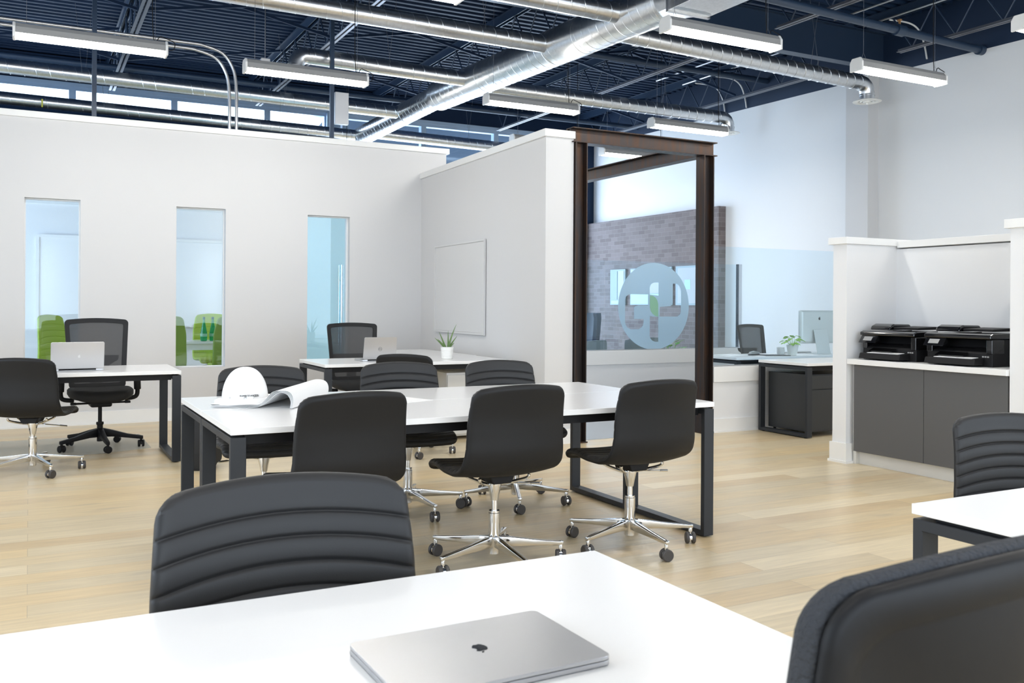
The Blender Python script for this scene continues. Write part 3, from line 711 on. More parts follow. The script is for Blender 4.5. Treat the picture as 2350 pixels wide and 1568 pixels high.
desk(6.53, 8.3, 6.385, 7.05, .715, 'small white desk in front of the low wall with the black drawer unit under it')
desk(6.43, 8.6, 7.262, 7.83, .725, 'white desk behind the glass screen with the desktop computer and leafy plant')
# black mobile drawer unit
pdb = thing('drawer_unit', (6.92, 6.73, 0), 0, 'black steel drawer unit under the small desk by the nook', 'drawer unit')
MB().box(-.30, .42, -.27, .27, .045, .60).build('body', M['dark'], pdb, bevel=.004)
MB().box(-.285, .41, -.285, -.271, .46, .59).build('drawer', M['dark'], pdb, bevel=.002)
MB().box(-.285, .41, -.285, -.271, .06, .452).build('drawer', M['dark'], pdb, bevel=.002)
mb = MB()
for x in (-.26, .38):
    for y in (-.22, .22): mb.lathe([(.014,0),(.014,.045)], (x,y,0), n=10)
mb.build('foot', M['black'], pdb)

# ================================================================== PRINTER NOOK
cab = thing('cabinet', (5.835, 4.56, 0), 0, 'dark grey two-door cabinet in the nook under the printers', 'cabinet')
MB().box(.020, .53, -.655, .675, .11, .795).build('body', M['trim'], cab)
MB().box(.055, .53, -.655, .645, 0, .11).box(.02, .055, .645, .675, 0, .11).build('toe_kick', M['cabside'], cab)
MB().box(0, .0195, .010, .655, .105, .793).build('door', M['cabinet'], cab, bevel=.001, bseg=1)
MB().box(0, .0195, -.650, .006, .105, .793).build('door', M['cabinet'], cab, bevel=.001, bseg=1)
wt = MB().box(5.80, 6.377, 3.90, 5.255, .797, .840).build('worktop', M['trim'], bevel=.002); tag(wt, 'white worktop in the nook under the two printers', 'worktop')
def printer(loc, label, s=1.0):
    r = thing('printer', loc, 0, label, 'printer', 'black inkjet printers on the nook worktop')
    # front faces -X, width along Y (0 near, .50 far)
    body = MB().prism([(.02,0),(.40,0),(.40,.19),(.15,.19),(.12,.13),(.03,.105),(.02,.09)], .0, .50, 'y').build('body', M['black'], r, bevel=.006)
    MB().box(.015, .15, .0, .045, .09, .19).build('side_cheek', M['gblack'], r, bevel=.004); MB().box(.015, .15, .455, .50, .09, .19).build('side_cheek', M['gblack'], r, bevel=.004)
    MB().prism([(-.01,.195),(.40,.195),(.40,.225),(.36,.240),(.02,.232),(-.01,.22)], -.005, .505, 'y').build('scanner_lid', M['gblack'], r, bevel=.006)
    MB().prism([(.06,.240),(.34,.242),(.30,.285),(.12,.288),(.075,.27)], .28, .47, 'y').build('paper_feeder', M['gblack'], r, bevel=.012, bseg=3)
    MB().prism([(.10,.245),(.33,.247),(.33,.27),(.10,.262)], .05, .275, 'y').build('feeder_tray', M['black'], r, bevel=.004)
    MB().prism([(-.045,.135),(.012,.150),(.012,.195),(-.004,.195)], .33, .49, 'y').build('control_panel', M['gblack'], r, bevel=.003)
    d = MB(); P0, P1 = Vector((-.0415,0,.1445)), Vector((-.0065,0,.190)); dd = (P1-P0); nn = Vector((-dd.z,0,dd.x)).normalized()*.0016
    a, b = P0+dd*.18, P0+dd*.85
    d.rings([[(p.x+nn.x*k, y, p.z+nn.z*k) for p, y in ((a,.375),(b,.375),(b,.455),(a,.455))] for k in (0, 1)]).build('display', M['screen'], r)
    MB().prism([(-.10,.012),(.018,.012),(.018,.06),(-.085,.055)], .06, .44, 'y').build('paper_tray', M['black'], r, bevel=.004)
    MB().prism([(-.03,.066),(.10,.120),(.10,.126),(-.034,.072)], .18, .40, 'y').build('output_flap', M['gblack'], r)
    MB().prism([(-.075,.0565),(.0,.062),(.0,.0645),(-.075,.0595)], .09, .38, 'y').build('paper_sheet', M['paper'], r)
    mb = MB()
    for k in range(3): mb.box(.0125, .0205, .025+k*.018, .036+k*.018, .066, .076)
    mb.build('button', M['screen'], r)
    r.scale = (s, s, s); return r
p1 = printer((5.90, 4.70, .840), 'black multifunction printer, the left one standing by the nook side wall')
p2 = dup(p1, (5.90, 4.08, .840), 0, 'black multifunction printer, the right one cut by the nearer white wall', 'black inkjet printers on the nook worktop')
p1.scale = (1, 1, .98); p2.scale = (1, 1.05, 1)

# ================================================================== COMPUTERS
def logo_at(name, s, m, parent, ex, ey, ez, o, ext=.0008, loops=None):
    return fill(name, loops or fruit_logo(s), ext, m, parent, frame_m(ex, ey, ez, o))
# closed laptop on the nearest desk
def rrect(w, h, r, n=6):
    return [(sx*(w/2-r)+r*cos(R(a0+90*k/n)), sy*(h/2-r)+r*sin(R(a0+90*k/n))) for sx, sy, a0 in ((1,1,0),(-1,1,90),(-1,-1,180),(1,-1,270)) for k in range(n+1)]
lp = thing('laptop', (.590, 1.222, .735), R(1), 'closed silver laptop with a black fruit logo on the nearest desk', 'laptop')
MB().prism(rrect(.325,.225,.013), .0015, .0085).build('base', M['alu'], lp, bevel=.001)
MB().prism(rrect(.325,.225,.013), .0092, .0152).build('lid', M['alu'], lp, bevel=.0012)
logo_at('logo', .0165, M['gblack'], lp, (-1,0,0), (0,-1,0), (0,0,1), (0.004,.002,.0152), .0004)
MB().box(-.150,-.125,-.095,-.085,0,.0015).box(.125,.150,-.095,-.085,0,.0015).box(-.150,-.125,.085,.095,0,.0015).box(.125,.150,.085,.095,0,.0015).build('rubber_foot', M['black'], lp)
def open_laptop(loc, rz, w, d, tilt, label, lm, bm):
    r = thing('laptop', loc, rz, label, 'laptop')
    MB().prism([(x, y+d/2) for x, y in rrect(w, d, .012)], .002, .016).build('base', bm, r, bevel=.001)
    MB().box(-w*.43, w*.43, d*.25, d*.62, .0162, .0172).build('keyboard', M['black'], r)
    lid = MB().prism([(x, y+d/2) for x, y in rrect(w, d*.94, .012)], -.0035, .0035).build('lid', lm, r, bevel=.001)
    lid.rotation_euler = (R(90+tilt), 0, 0); lid.location = (0, -.002, .014)
    MB().box(-w/2+.01, w/2-.01, .018, d*.92, -.0042, -.0036).build('screen', M['gblack'], lid)
    MB().tube([(-w*.35,0,.012),(w*.35,0,.012)], .0065, 10).build('hinge', M['black'], r)
    return r, lid
l1, lid1 = open_laptop((.335, 7.86, .722), R(1), .375, .225, 14, 'open silver laptop with a white fruit logo on the far left desk', M['silver'], M['silver'])
logo_at('logo', .0135, M['board'], lid1, (1,0,0), (0,1,0), (0,0,1), (.01,.105,.0042), .0006)
l2, lid2 = open_laptop((2.815, 7.93, .735), R(3), .315, .215, 10, 'open grey laptop with a ring badge on the desk beside the aloe', M['alu'], M['alu'])
def ring_loops(r0, r1): return [arc(0,0,r0,r0,0,350,35), arc(0,0,r1,r1,0,350,35)]
fill('badge_ring', ring_loops(.0175,.0155), .0005, M['ink'], lid2, frame_m((1,0,0),(0,1,0),(0,0,1),(.0,.1,.0042)))
text('badge_text', 'DELL', .0125, M['ink'], lid2, frame_m((1,0,0),(0,1,0),(0,0,1),(.0,.1,.0042)))
# desktop computer (screen faces away)
im = thing('desktop_computer', (7.86, 7.54, .725), R(-4), 'silver all-in-one computer seen from behind on the desk behind the glass', 'computer')
mb = MB(); mb.rings([[(x*(1-k*.1), y0_, .12+(z-.12-.18)*(1-k*.1)+.18) for x, z in [(p[0], p[1]+.30) for p in rrect(.53,.37,.015)]] for k, y0_ in ((0,.012),(0,-.008),(.4,-.02),(1.2,-.028))]).build('case', M['monitor'], im, smooth=True)
MB().box(-.255,.255,.0125,.0135,.13,.48).build('screen', M['gblack'], im)
mb = MB(); mb.rings([[(-.095,y_,z_),(.095,y_,z_),(.095,y_+.007,z_),(-.095,y_+.007,z_)] for y_, z_ in ((-.045,.27),(-.065,.18),(-.10,.03),(-.105,.008))]).box(-.10,.10,-.108,.09,0,.007).build('stand', M['monitor'], im, bevel=.002)
logo_at('logo', .020, M['charcoal'], im, (1,0,0), (0,0,1), (0,-1,0), (0,-.0292,.395), .0008)
mb = MB()
for k in range(6): mb.box(-.20+k*.013,-.192+k*.013,-.0165,-.0125,.155,.166)
mb.build('port', M['charcoal'], im)
kb = thing('keyboard', (7.72, 7.755, .725), 0, 'slim white keyboard behind the potted leafy plant', 'keyboard')
MB().box(-.21,.21,-.06,.06,.002,.012).build('body', M['silver'], kb, bevel=.003)
mb = MB()
for j in range(5):
    for i in range(14): mb.box(-.20+i*.0288,-.20+i*.0288+.025,-.052+j*.0212,-.052+j*.0212+.018,.0122,.0155)
mb.build('keys', M['white'], kb)['kind'] = 'stuff'
MB().box(-.2,-.18,-.05,.05,0,.002).box(.18,.2,-.05,.05,0,.002).build('foot', M['white'], kb)
# small things on the desk behind the glass
sp = thing('stapler', (6.93, 7.55, .725), R(10), 'small black and silver stapler on the left end of the desk behind the glass', 'stapler')
MB().box(-.08,.08,-.018,.018,0,.012).build('base', M['black'], sp, bevel=.003)
MB().prism([(-.07,.013),(.08,.013),(.085,.03),(.0,.045),(-.07,.035)], -.015, .015, 'y').build('arm', M['alu'], sp, bevel=.003)
nb = MB().box(-.10,.10,-.14,.14,0,.008).build('notebook', M['ink'], bevel=.002); nb.location = (7.10, 7.42, .725); nb.rotation_euler.z = R(70); tag(nb, 'thin dark notebook lying beside the stapler', 'notebook')
ps = MB().box(-.15,.15,-.105,.105,0,.004).build('paper_sheet', M['paper']); ps.location = (6.70, 7.66, .725); ps.rotation_euler.z = R(12); tag(ps, 'white papers lying on the left end of the desk behind the glass', 'paper')

# ================================================================== PLANTS, MUG
def pot(root, r0, r1, h, ridges=0):
    pr = [(r0*.9,0),(r0,.004)] 
    if ridges:
        for k in range(ridges):
            z = h*.25+k*h*.6/ridges; pr += [(r0+(r1-r0)*z/h,z),(r0+(r1-r0)*z/h+.0012,z+.003),(r0+(r1-r0)*z/h,z+.006)]
    pr += [(r1,h*.95),(r1,h),(r1-.004,h),(r1-.005,h-.012)]
    MB().lathe(pr, n=36).build('pot', M['white'], root, smooth=True)
    MB().lathe([(r1-.006,h-.016),(r1-.006,h-.012)], n=24).build('soil', M['soil'], root)
al = thing('potted_aloe', (3.53, 8.03, .735), 0, 'spiky aloe in a white ridged pot on the desk under the whiteboard', 'plant')
pot(al, .052, .062, .115, 5)
for ax, az, ln, bend in ((-70,150,.145,.2),(-35,165,.17,-.05),(0,10,.17,.0),(20,0,.235,.55),(60,20,.15,.1),(-62,200,.12,.3),(62,-60,.07,.2),(10,-100,.13,.1)):
    b = MB(); pts = []; rs = []
    lean = R(abs(ax)*.62); dirv = Vector((sin(lean)*math.copysign(1, ax or 1), .15*sin(R(az)), cos(lean))).normalized()
    for k in range(9):
        t = k/8; p = Vector((math.copysign(.012, ax or 1), .008*sin(R(az)), .098))+dirv*ln*t; p.x += bend*.06*t*t*math.copysign(1, ax or 1)*(1 if bend > 0 else -1); pts.append(p); rs.append(.0105*(1-t)**.75+.0008)
    b.tube(pts, rs, 8).build('leaf', M['aloe'], al, smooth=True)
pl = thing('potted_plant', (7.32, 7.38, .725), 0, 'bright green leafy plant in a white pot behind the glass, beside the mug', 'plant')
pot(pl, .048, .064, .115)
for k in range(22):
    a = k*2.4; rr = .03+.075*((k*37)%10)/10; hh = .13+.09*((k*53)%10)/10
    c = Vector((rr*cos(a), rr*sin(a), hh)); b = MB()
    MB_ = b.tube([(.01*cos(a),.01*sin(a),.10), tuple(c*.7+Vector((0,0,.04))), tuple(c)], .0015, 5)
    f = Vector((cos(a), sin(a), -.35)).normalized(); s_ = Vector((-sin(a), cos(a), .1)); ln = .055+.02*((k*29)%7)/7
    up = f.cross(s_).normalized()*.0015
    sh_ = [(0,0),(.25,.34),(.5,.36),(.8,.2),(1,0),(.8,-.2),(.5,-.36),(.25,-.34)]
    b.rings([[c+f*ln*u+s_*ln*v+up*w+up*5*(abs(v)*3) for u, v in sh_] for w in (-.5, .5)])
    b.build('leaf', M['lime'], pl, smooth=True)
mg = thing('mug', (7.215, 7.45, .725), 0, 'plain white cup left of the leafy plant behind the glass', 'mug')
MB().lathe([(.032,0),(.038,.004),(.043,.085),(.040,.085),(.036,.01),(.03,.008)], n=28).build('cup', M['white'], mg, smooth=True)
MB().tube([(.040+.022*sin(R(t))*1.0-.003,0,.045-.024*cos(R(t))) for t in range(0,181,20)], .004, 8).build('handle', M['white'], mg, smooth=True)

# ================================================================== HARD HAT AND DRAWINGS
hh = thing('hard_hat', (1.005, 4.80, .7385), R(12), 'white hard hat with small dark lettering standing on the drawings', 'hard hat')
def hat_pt(az, t, off=0):
    """t 0 = rim, 1 = crown"""
    ph = t*pi/2; ax, ay, hz = .117+off, .104+off, .160+off
    k = cos(ph)**.86; return Vector((ax*k*cos(az), ay*k*sin(az), .026+hz*sin(ph)**1.05))
MB().rings([[hat_pt(2*pi*k/48, t) for k in range(48)] for t in [i/16 for i in range(16)]+[.985]]).build('dome', M['hat'], hh, smooth=True)
rm = []
for dr, z in ((-.006,.030),(.006,.034),(.012,.028),(.014,.012),(.020,.006),(.018,.002),(.004,.010),(-.008,.016)):
    rm.append([(( .117+dr+(.028*max(0,-cos(2*pi*k/48))**2.5 if dr > .01 else 0))*cos(2*pi*k/48), (.104+dr)*sin(2*pi*k/48), z-(.004*max(0,-cos(2*pi*k/48)) if dr > .01 else 0)) for k in range(48)])
b = MB(); b.rings(rm, cap=False); b.build('brim', M['hat'], hh, smooth=True, auto=R(70))
for da in (-.16, 0, .16):
    MB().tube([hat_pt(pi+R(52)+da*(1.35-t*.6), t, -.001) for t in [.25+.7*i/10 for i in range(11)]], [.0005]+[.0058]*9+[.001], 8).build('ridge', M['hat'], hh, smooth=True)
for az in (pi+R(22), pi+R(58), -R(100)):
    p = hat_pt(az, .02, .006); t_ = Vector((-sin(az), cos(az), 0)); r_ = Vector((cos(az), sin(az), 0))
    MB().rings([[p+t_*a*.016+Vector((0,0,1))*b_*.013+r_*c_ for a, b_ in ((-1,-1),(1,-1),(1,1),(-1,1))] for c_ in (-.006,.005)]).build('slot_tab', M['hat'], hh, bevel=.002)
tx = text('lettering', 'RAMBOD NASRIN', .0125, M['ink'], hh)
for v in tx.data.vertices:
    az = -R(100)+v.co.x/.118; t = .08+v.co.y/.16; v.co = hat_pt(az, t, .0012+v.co.z)
# sheets: flat on the left, curling over into an arch on the right
dr = thing('drawing_sheets', (.80, 4.74, .735), R(-33), 'large white drawing sheets curling over beside the hard hat', 'paper')
pf = catmull([(0,.004),(.10,.002),(.20,.001),(.255,.012),(.30,.046),(.335,.078),(.365,.088),(.397,.074),(.412,.040),(.408,.005)], 8)
for k in range(4):
    b = MB(); off = k*.0045; A = []; 
    for y_, w_ in ((0,.92),(.2,.95),(.4,.97),(.60,1.0)):
        lo = []; hi_ = []
        for i, (x, z) in enumerate(pf):
            j0, j1 = max(0,i-1), min(len(pf)-1,i+1); tx_, tz_ = pf[j1][0]-pf[j0][0], pf[j1][1]-pf[j0][1]; l = math.hypot(tx_,tz_)
            nx, nz = -tz_/l, tx_/l; o_ = off*(1-.3*sin(i*.3))
            zz = z*(w_ if x > .24 else 1)
            if x < .22 and k < 1: pass
            lo.append((x+nx*o_+ (k*.012 if i == 0 else 0), y_+.02*k*(x < .25)*0, zz+nz*o_)); hi_.append((x+nx*(o_+.0012), y_, zz+nz*(o_+.0012)))
        A.append(lo+hi_[::-1])
    b.rings(A); 
    for v in b.b.verts: v.co.z = max(v.co.z, .0005+k*.0014)
    b.build('sheet', M['paper'], dr, smooth=True)
hh.location = (.985, 4.81, .7445)
for (x, y_, a, w_, d_, lab) in ((1.80, 4.72, 20, .21, .30, 'single white sheet lying on the long table right of the drawings'), (2.62, 4.62, 4, .22, .10, 'small white slip of paper on the table between the middle and right chairs')):
    o = MB().box(-w_/2, w_/2, -d_/2, d_/2, 0, .0015).build('paper_sheet', M['paper']); o.location = (x, y_, .735); o.rotation_euler.z = R(a); tag(o, lab, 'paper')
# backpack on the floor behind the table leg
bp = thing('backpack', (1.17, 7.28, 0), R(60), 'black backpack with pale zip pulls on the floor behind the left table leg', 'bag')
b = MB(); b.rings([[(x*s_, y*s_, z) for x, y in rrect(.30,.17,.05)] for z, s_ in ((0.004,.9),(.03,1),(.22,1),(.34,.92),(.40,.70),(.42,.35))]).build('body', M['fabric'], bp, smooth=True)
b = MB(); b.rings([[(x*s_, -.085-y_, .13+z*s_) for x, z in rrect(.24,.20,.04)] for y_, s_ in ((-.01,1),(.02,.97),(.035,.85))]).build('front_pocket', M['fabric'], bp, smooth=True)
MB().tube([(-.03,0,.41),(-.03,0,.445),(.03,0,.445),(.03,0,.41)], .007, 8).build('grab_handle', M['black'], bp, smooth=True)
for (x, y_, z) in ((.153,.0,.27),(.153,.02,.12),(.10,-.122,.20)): MB().box(x-.003,x+.004,y_-.006,y_+.006,z-.025,z+.01).build('zip_pull', M['silver'], bp, bevel=.002)
# chair mat
b = MB(); b.prism([(-.95,8.30),(.52,8.30),(.94,8.46),(.94,9.40),(-.95,9.40)], .0005, .003)
cm_ = b.build('chair_mat', M['matv']); tag(cm_, 'clear plastic chair mat on the floor under the left mesh chair', 'mat')
# casters of the task chair stand on the mat

# ================================================================== MEETING ROOM FURNITURE
PG = [(.26,-.05),(.235,-.012),(.16,-.002),(.02,-.012),(-.10,-.012),(-.165,.000),(-.215,.038),(-.238,.12),(-.243,.25),(-.250,.38),(-.268,.50),(-.290,.63)]
WG = [(0,.232),(.3,.262),(.5,.262),(.75,.255),(1,.215)]
g0 = leather_chair('meeting_chair', 'lime green high-back chair seen from the front in the left slot window', 'chair', 'lime green meeting chairs', PG, WG, M['green'], M['greenback'], .47, R(30), (.12,.075), 12, .03)
g0.location = (.42, 12.35, 0); g0.rotation_euler.z = R(-128)
dup(g0, (1.43, 11.85, 0), R(0), 'olive green chair back filling the left side of the middle slot window')
dup(g0, (2.235, 11.80, 0), R(2), 'olive green chair back filling the right side of the middle slot window')
dup(g0, (2.30, 13.32, 0), R(180), 'lime green high-back chair behind the bottles in the middle slot window')
mt = thing('meeting_table', (1.75, 12.72, 0), 0, 'white meeting table behind the green chairs carrying two green bottles', 'table')
MB().box(-1.1,.85,-.32,.32,.722,.75).build('tabletop', M['top'], mt, bevel=.003)
MB().box(-1.05,.80,-.29,-.26,.64,.7215).box(-1.05,.80,.26,.29,.64,.7215).build('apron', M['trim'], mt)
for x in (-.75,.55): MB().box(x-.04,x+.04,-.04,.04,.02,.7215).box(x-.05,x+.05,-.28,.28,0,.02).build('leg', M['charcoal'], mt)
def bottle(x, y_, label):
    r = thing('bottle', (x, y_, .75), 0, label, 'bottle', 'green glass bottles on the meeting table')
    MB().lathe([(.030,0),(.040,.008),(.043,.06),(.042,.10),(.033,.16),(.021,.22),(.014,.27),(.0135,.30)], n=28).build('glass_body', M['bottle'], r, smooth=True)
    MB().lathe([(.016,.285),(.017,.29),(.017,.315),(.015,.318)], n=20).build('cap', M['cap'], r, smooth=True)
    MB().lathe([(.0432,.062),(.0440,.064),(.0440,.098),(.0430,.10)], n=28, cap=False).build('label', M['frostg'], r, smooth=True)
    return r
bt = bottle(2.035, 12.56, 'left green glass bottle with dark cap on the meeting table')
dup(bt, (2.155, 12.60, .75), R(40), 'right green glass bottle with dark cap, partly behind the olive chair', 'green glass bottles on the meeting table')

# ================================================================== LOUNGE BEHIND THE EMBLEM GLASS
hb = thing('armchair', (7.60, 12.35, 0), R(82), 'slate blue high-back armchair at the left behind the emblem glass', 'armchair')
b = MB(); b.rings([[(x*s_, -.30-.10*(z/1.1)+.10*(x/.3)**2+dy, z) for x, dy in ((-.36,0),(-.2,-.04),(0,-.06),(.2,-.04),(.36,0),(.36,.06),(.2,.05),(0,.04),(-.2,.05),(-.36,.06))] for z, s_ in ((.22,.8),(.5,.95),(.85,1),(1.05,.96),(1.13,.8))]).build('backrest', M['chairblue'], hb, smooth=True)
MB().box(-.28,.28,-.26,.30,.26,.44).build('seat', M['chairblue'], hb, bevel=.05, bseg=4)
for s_ in (-1, 1): MB().box(s_*.33-.045, s_*.33+.045, -.30, .28, .22, .62).build('armrest', M['chairblue'], hb, bevel=.03, bseg=3)
for x in (-.26,.26):
    for y_ in (-.24,.24): MB().tube([(x,y_,.24),(x*1.1,y_*1.1,0)], [.018,.010], 8).build('leg', M['black'], hb)
def tub(loc, rz, w, label):
    r = thing('lounge_chair', loc, rz, label, 'lounge chair')
    rg = []
    for z, s_, in ((.30,.80),(.42,.93),(.56,1.0),(.66,1.0),(.70,.97)):
        out = [(w/2*s_*cos(R(a)), .30*s_*sin(R(a)), z-(.0 if a < 0 else 0)+.05*(abs(sin(R(a))))) for a in range(-180, 1, 15)]
        inn = [(p[0]*.90, p[1]*.86, p[2]) for p in out[::-1]]; rg.append(out+inn)
    MB().rings(rg).build('tub_back', M['greyup'], r, smooth=True)
    MB().lathe([(.05,.30),(.25,.31),(.27,.36),(.26,.42),(.1,.44)], (0,.02,0), n=28).build('seat', M['greyup'], r, smooth=True)
    for a in (45,135,225,315): MB().tube([(.15*cos(R(a)),.15*sin(R(a)),.31),(.26*cos(R(a)),.26*sin(R(a)),0)], [.014,.009], 8).build('leg', M['black'], r)
    return r
tub((7.20, 11.35, 0), R(15), .62, 'grey lounge chair below the slate armchair behind the emblem glass')
tub((8.70, 12.0, 0), R(-5), .70, 'wide grey lounge chair with curved top under the round emblem')
bs = thing('shrub', (9.35, 12.2, 0), 0, 'small green plant beside the brick wall at the right foot of the emblem', 'plant')
MB().lathe([(.10,0),(.15,.01),(.17,.32),(.15,.33)], n=24).build('pot', M['white'], bs, smooth=True)
for k in range(34):
    a = k*2.4; rr = .05+.17*((k*37)%11)/11; h_ = .42+.30*((k*53)%13)/13; c = Vector((rr*cos(a), rr*sin(a), h_))
    f = Vector((cos(a), sin(a), .4)).normalized(); s_ = Vector((-sin(a), cos(a), .1)); u = f.cross(s_).normalized()*.002
    b = MB(); b.tube([(0,0,.30), tuple(c*.6+Vector((0,0,.13))), tuple(c)], .003, 5)
    b.rings([[c+f*.12*p+s_*.12*q+u*w_ for p, q in ((0,0),(.3,.25),(.6,.22),(1,0),(.6,-.22),(.3,-.25))] for w_ in (-1, 1)]); b.build('leaf', M['leaf'], bs)
# pictures on the brick
def pic(y0, y1, label, strips):
    r = thing('wall_picture', (10.048, (y0+y1)/2, 1.26), 0, label, 'picture', 'pale photo panels on the brick wall')
    w = (y1-y0)/2; MB().box(-.035, 0, -w, w, 0, .68).build('panel', M['sky_pic'], r)
    for (a, b_, c, d, m) in strips: zz = -.038-.0015*len([q for q in r.children]); MB().box(zz, -.0355, -w+a*2*w, -w+b_*2*w, c*.68, d*.68).build('print_area', m, r)
pic(14.42, 14.92, 'left pale photo panel with a window scene on the brick wall', ((.08,.45,.15,.95,M['photo_white']),(.52,.88,.15,.95,M['sky_pic']),(.1,.9,.03,.12,M['pic_green'])))
pic(13.0, 14.25, 'middle pale photo panel with greenery on the brick wall, mostly behind the emblem', ((.02,.98,.03,.30,M['pic_green']),(.02,.98,.32,.97,M['photo_white'])))
pic(12.25, 12.88, 'right pale photo panel with an interior scene on the brick wall', ((.1,.9,.05,.95,M['photo_white']),(.35,.6,.4,.65,M['pic_green'])))

# ================================================================== CEILING STEEL
def joist(x, y0, y1, zb=4.48, zt=5.0):
    r = thing('bar_joist', (x, y0, 0), 0, '', 'joist', 'navy open-web joists under the roof deck'); L_ = y1-y0
    b = MB()
    for s_ in (-1, 1): b.box(s_*.030-.004, s_*.030+.004, 0, L_, zt-.055, zt+.055).box(min(s_*.012, s_*.055), max(s_*.012, s_*.055), 0, L_, zt+.051, zt+.056)
    b.build('top_chord', M['navy2'], r)
    b = MB()
    for s_ in (-1, 1): b.box(min(s_*.012, s_*.045), max(s_*.012, s_*.045), .55, L_-.55, zb, zb+.006).box(s_*.012-.003, s_*.012+.003, .55, L_-.55, zb+.006, zb+.040)
    b.build('bottom_chord', M['greysteel'], r)
    n_ = max(2, int(round((L_-.9)/.62))); st_ = (L_-.9)/n_; b = MB()
    for k in range(n_):
        a = .45+k*st_; b.tube([(0, a, zt-.04), (0, a+st_/2, zb+.03)], .010, 6).tube([(0, a+st_/2, zb+.03), (0, a+st_, zt-.04)], .010, 6)
    b.build('web', M['navy2'], r); return r
JX = (-1.1, 1.1, 3.3, 5.5, 7.7, 9.75); JN = ('leftmost', 'second from left', 'third from left', 'fourth from left', 'fifth from left', 'rightmost')
j0 = joist(JX[0], 8.72, 15.78); j1 = joist(JX[0], 1.6, 8.58)
for k, x in enumerate(JX):
    if k == 0: j0['label'] = 'navy open-web roof joist, leftmost of those beyond the cross beam'; j1['label'] = 'navy open-web roof joist, leftmost of those nearer than the cross beam'
    else:
        dup(j0, (x, 8.72, 0), 0, 'navy open-web roof joist, %s of those beyond the cross beam' % JN[k]); dup(j1, (x, 1.6, 0), 0, 'navy open-web roof joist, %s of those nearer than the cross beam' % JN[k])
gb = i_beam(MB(), XL, XR, 8.65, .14, 4.46, 4.93, 'x', .012).build('cross_beam', M['navy2']); tag(gb, 'long navy steel beam crossing the ceiling above the right duct', 'beam')
for y in (11.0, 13.4):
    for a, b_ in zip(JX, JX[1:]):
        o = MB().bar((a+.05, y-.02, 4.53), (b_-.05, y-.02, 4.93), .03, .03).bar((a+.05, y+.02, 4.93), (b_-.05, y+.02, 4.53), .03, .03).build('cross_bracing', M['navy'])
        tag(o, 'dark diagonal cross bracing between two roof joists', 'bracing', 'diagonal braces between the joists')
for y in (5.0,):
    for a, b_ in zip(JX[3:], JX[4:]):
        o = MB().bar((a+.05, y-.02, 4.53), (b_-.05, y-.02, 4.93), .03, .03).bar((a+.05, y+.02, 4.93), (b_-.05, y+.02, 4.53), .03, .03).build('cross_bracing', M['navy'])
        tag(o, 'dark diagonal cross bracing between two roof joists', 'bracing', 'diagonal braces between the joists')
def pipe(pts, r, m, name, label, cat, caps=True, n=12, group=None):
    o = MB().tube(pts, r, n).build(name, m, smooth=True); return tag(o, label, cat, group)
o = pipe([(2.2, 6.95, 4.44), (10.12, 7.19, 4.37)], .046, M['navy2'], 'sprinkler_pipe', 'thick dark pipe crossing the upper right corner and ending at the white wall', 'pipe')
MB().tube([(8.62,7.145,4.385),(8.75,7.149,4.384)], .066, 14).build('coupling', M['navy2'], o, smooth=True)
MB().tube([(8.69,7.147,4.44),(8.69,7.147,4.49)], .014, 8).tube([(8.69,7.147,4.49),(8.69,7.147,4.505)], .028, 8).build('valve', M['brass'], o, smooth=True)
MB().tube([(10.12,7.19,4.37),(10.198,7.19,4.37)], .062, 14).build('wall_flange', M['navy2'], o, smooth=True)
pipe([(2.2, 10.75, 4.72), (10.19, 10.85, 4.77)], .046, M['navy2'], 'sprinkler_pipe', 'dark pipe crossing the ceiling between the two right hand ducts', 'pipe')
pipe([(-3.9, 14.3, 4.62), (10.19, 14.3, 4.62)], .046, M['navy2'], 'sprinkler_pipe', 'dark pipe across the ceiling near the high windows', 'pipe')
for x, lab in ((9.12, 'left'), (9.66, 'right')):
    pipe([(x, 3.0, 4.93), (x, 8.5, 4.93)], .013, M['alu'], 'conduit', '%s thin metal conduit along the ceiling in the upper right corner' % lab, 'conduit', n=8)
    pipe([(x-.05, 8.8, 4.93), (x-.05, 12.2, 4.93)], .013, M['alu'], 'conduit', '%s thin metal conduit seen between the two right hand ducts' % lab, 'conduit', n=8)
for (y, lab) in ((11.86, 'left of the two pale cables hanging on the navy wall above the elbow diffuser'), (11.35, 'right of the two pale cables hanging on the navy wall above the elbow diffuser'), (8.0, 'pale cable hanging on the navy wall near the upper right corner')):
    pipe(catmull([(9.72,y+.15,4.93),(9.98,y+.06,4.90),(10.10,y,4.80),(10.17,y-.02,4.62),(10.18,y-.05,4.44)], 6), .011, M['trim'], 'cable', lab, 'cable', n=8)
# poles and conduits on top of the left partition
for x, lab in ((.585, 'slim dark pole rising from the left partition under the first light'), (3.10, 'slim dark pole rising from the partition left of the big duct')):
    tag(MB().box(x-.022, x+.022, 10.39, 10.434, 3.155, ZD).build('pole', M['navy2']), lab, 'pole')
for k, x in enumerate((1.955, 2.03)):
    z = 4.02+k*.06
    pipe(catmull([(-3.9,10.46,z),(1.0,10.46,z),(x-.45,10.46,z)], 4)+catmull([(x-.38,10.46,z-.003),(x-.15,10.46,z-.07),(x-.03,10.46,z-.25),(x,10.46,z-.50)], 5)+[(x,10.46,3.157)], .017, M['alu'], 'conduit', ('outer' if k else 'inner')+' of two silver conduits bending down onto the left partition', 'conduit')
eb = MB().box(3.14, 3.30, 10.40, 10.47, 3.35, 3.72).build('switch_box', M['silver'], bevel=.004); tag(eb, 'pale electrical box beside the pole on top of the partition', 'electrical box')

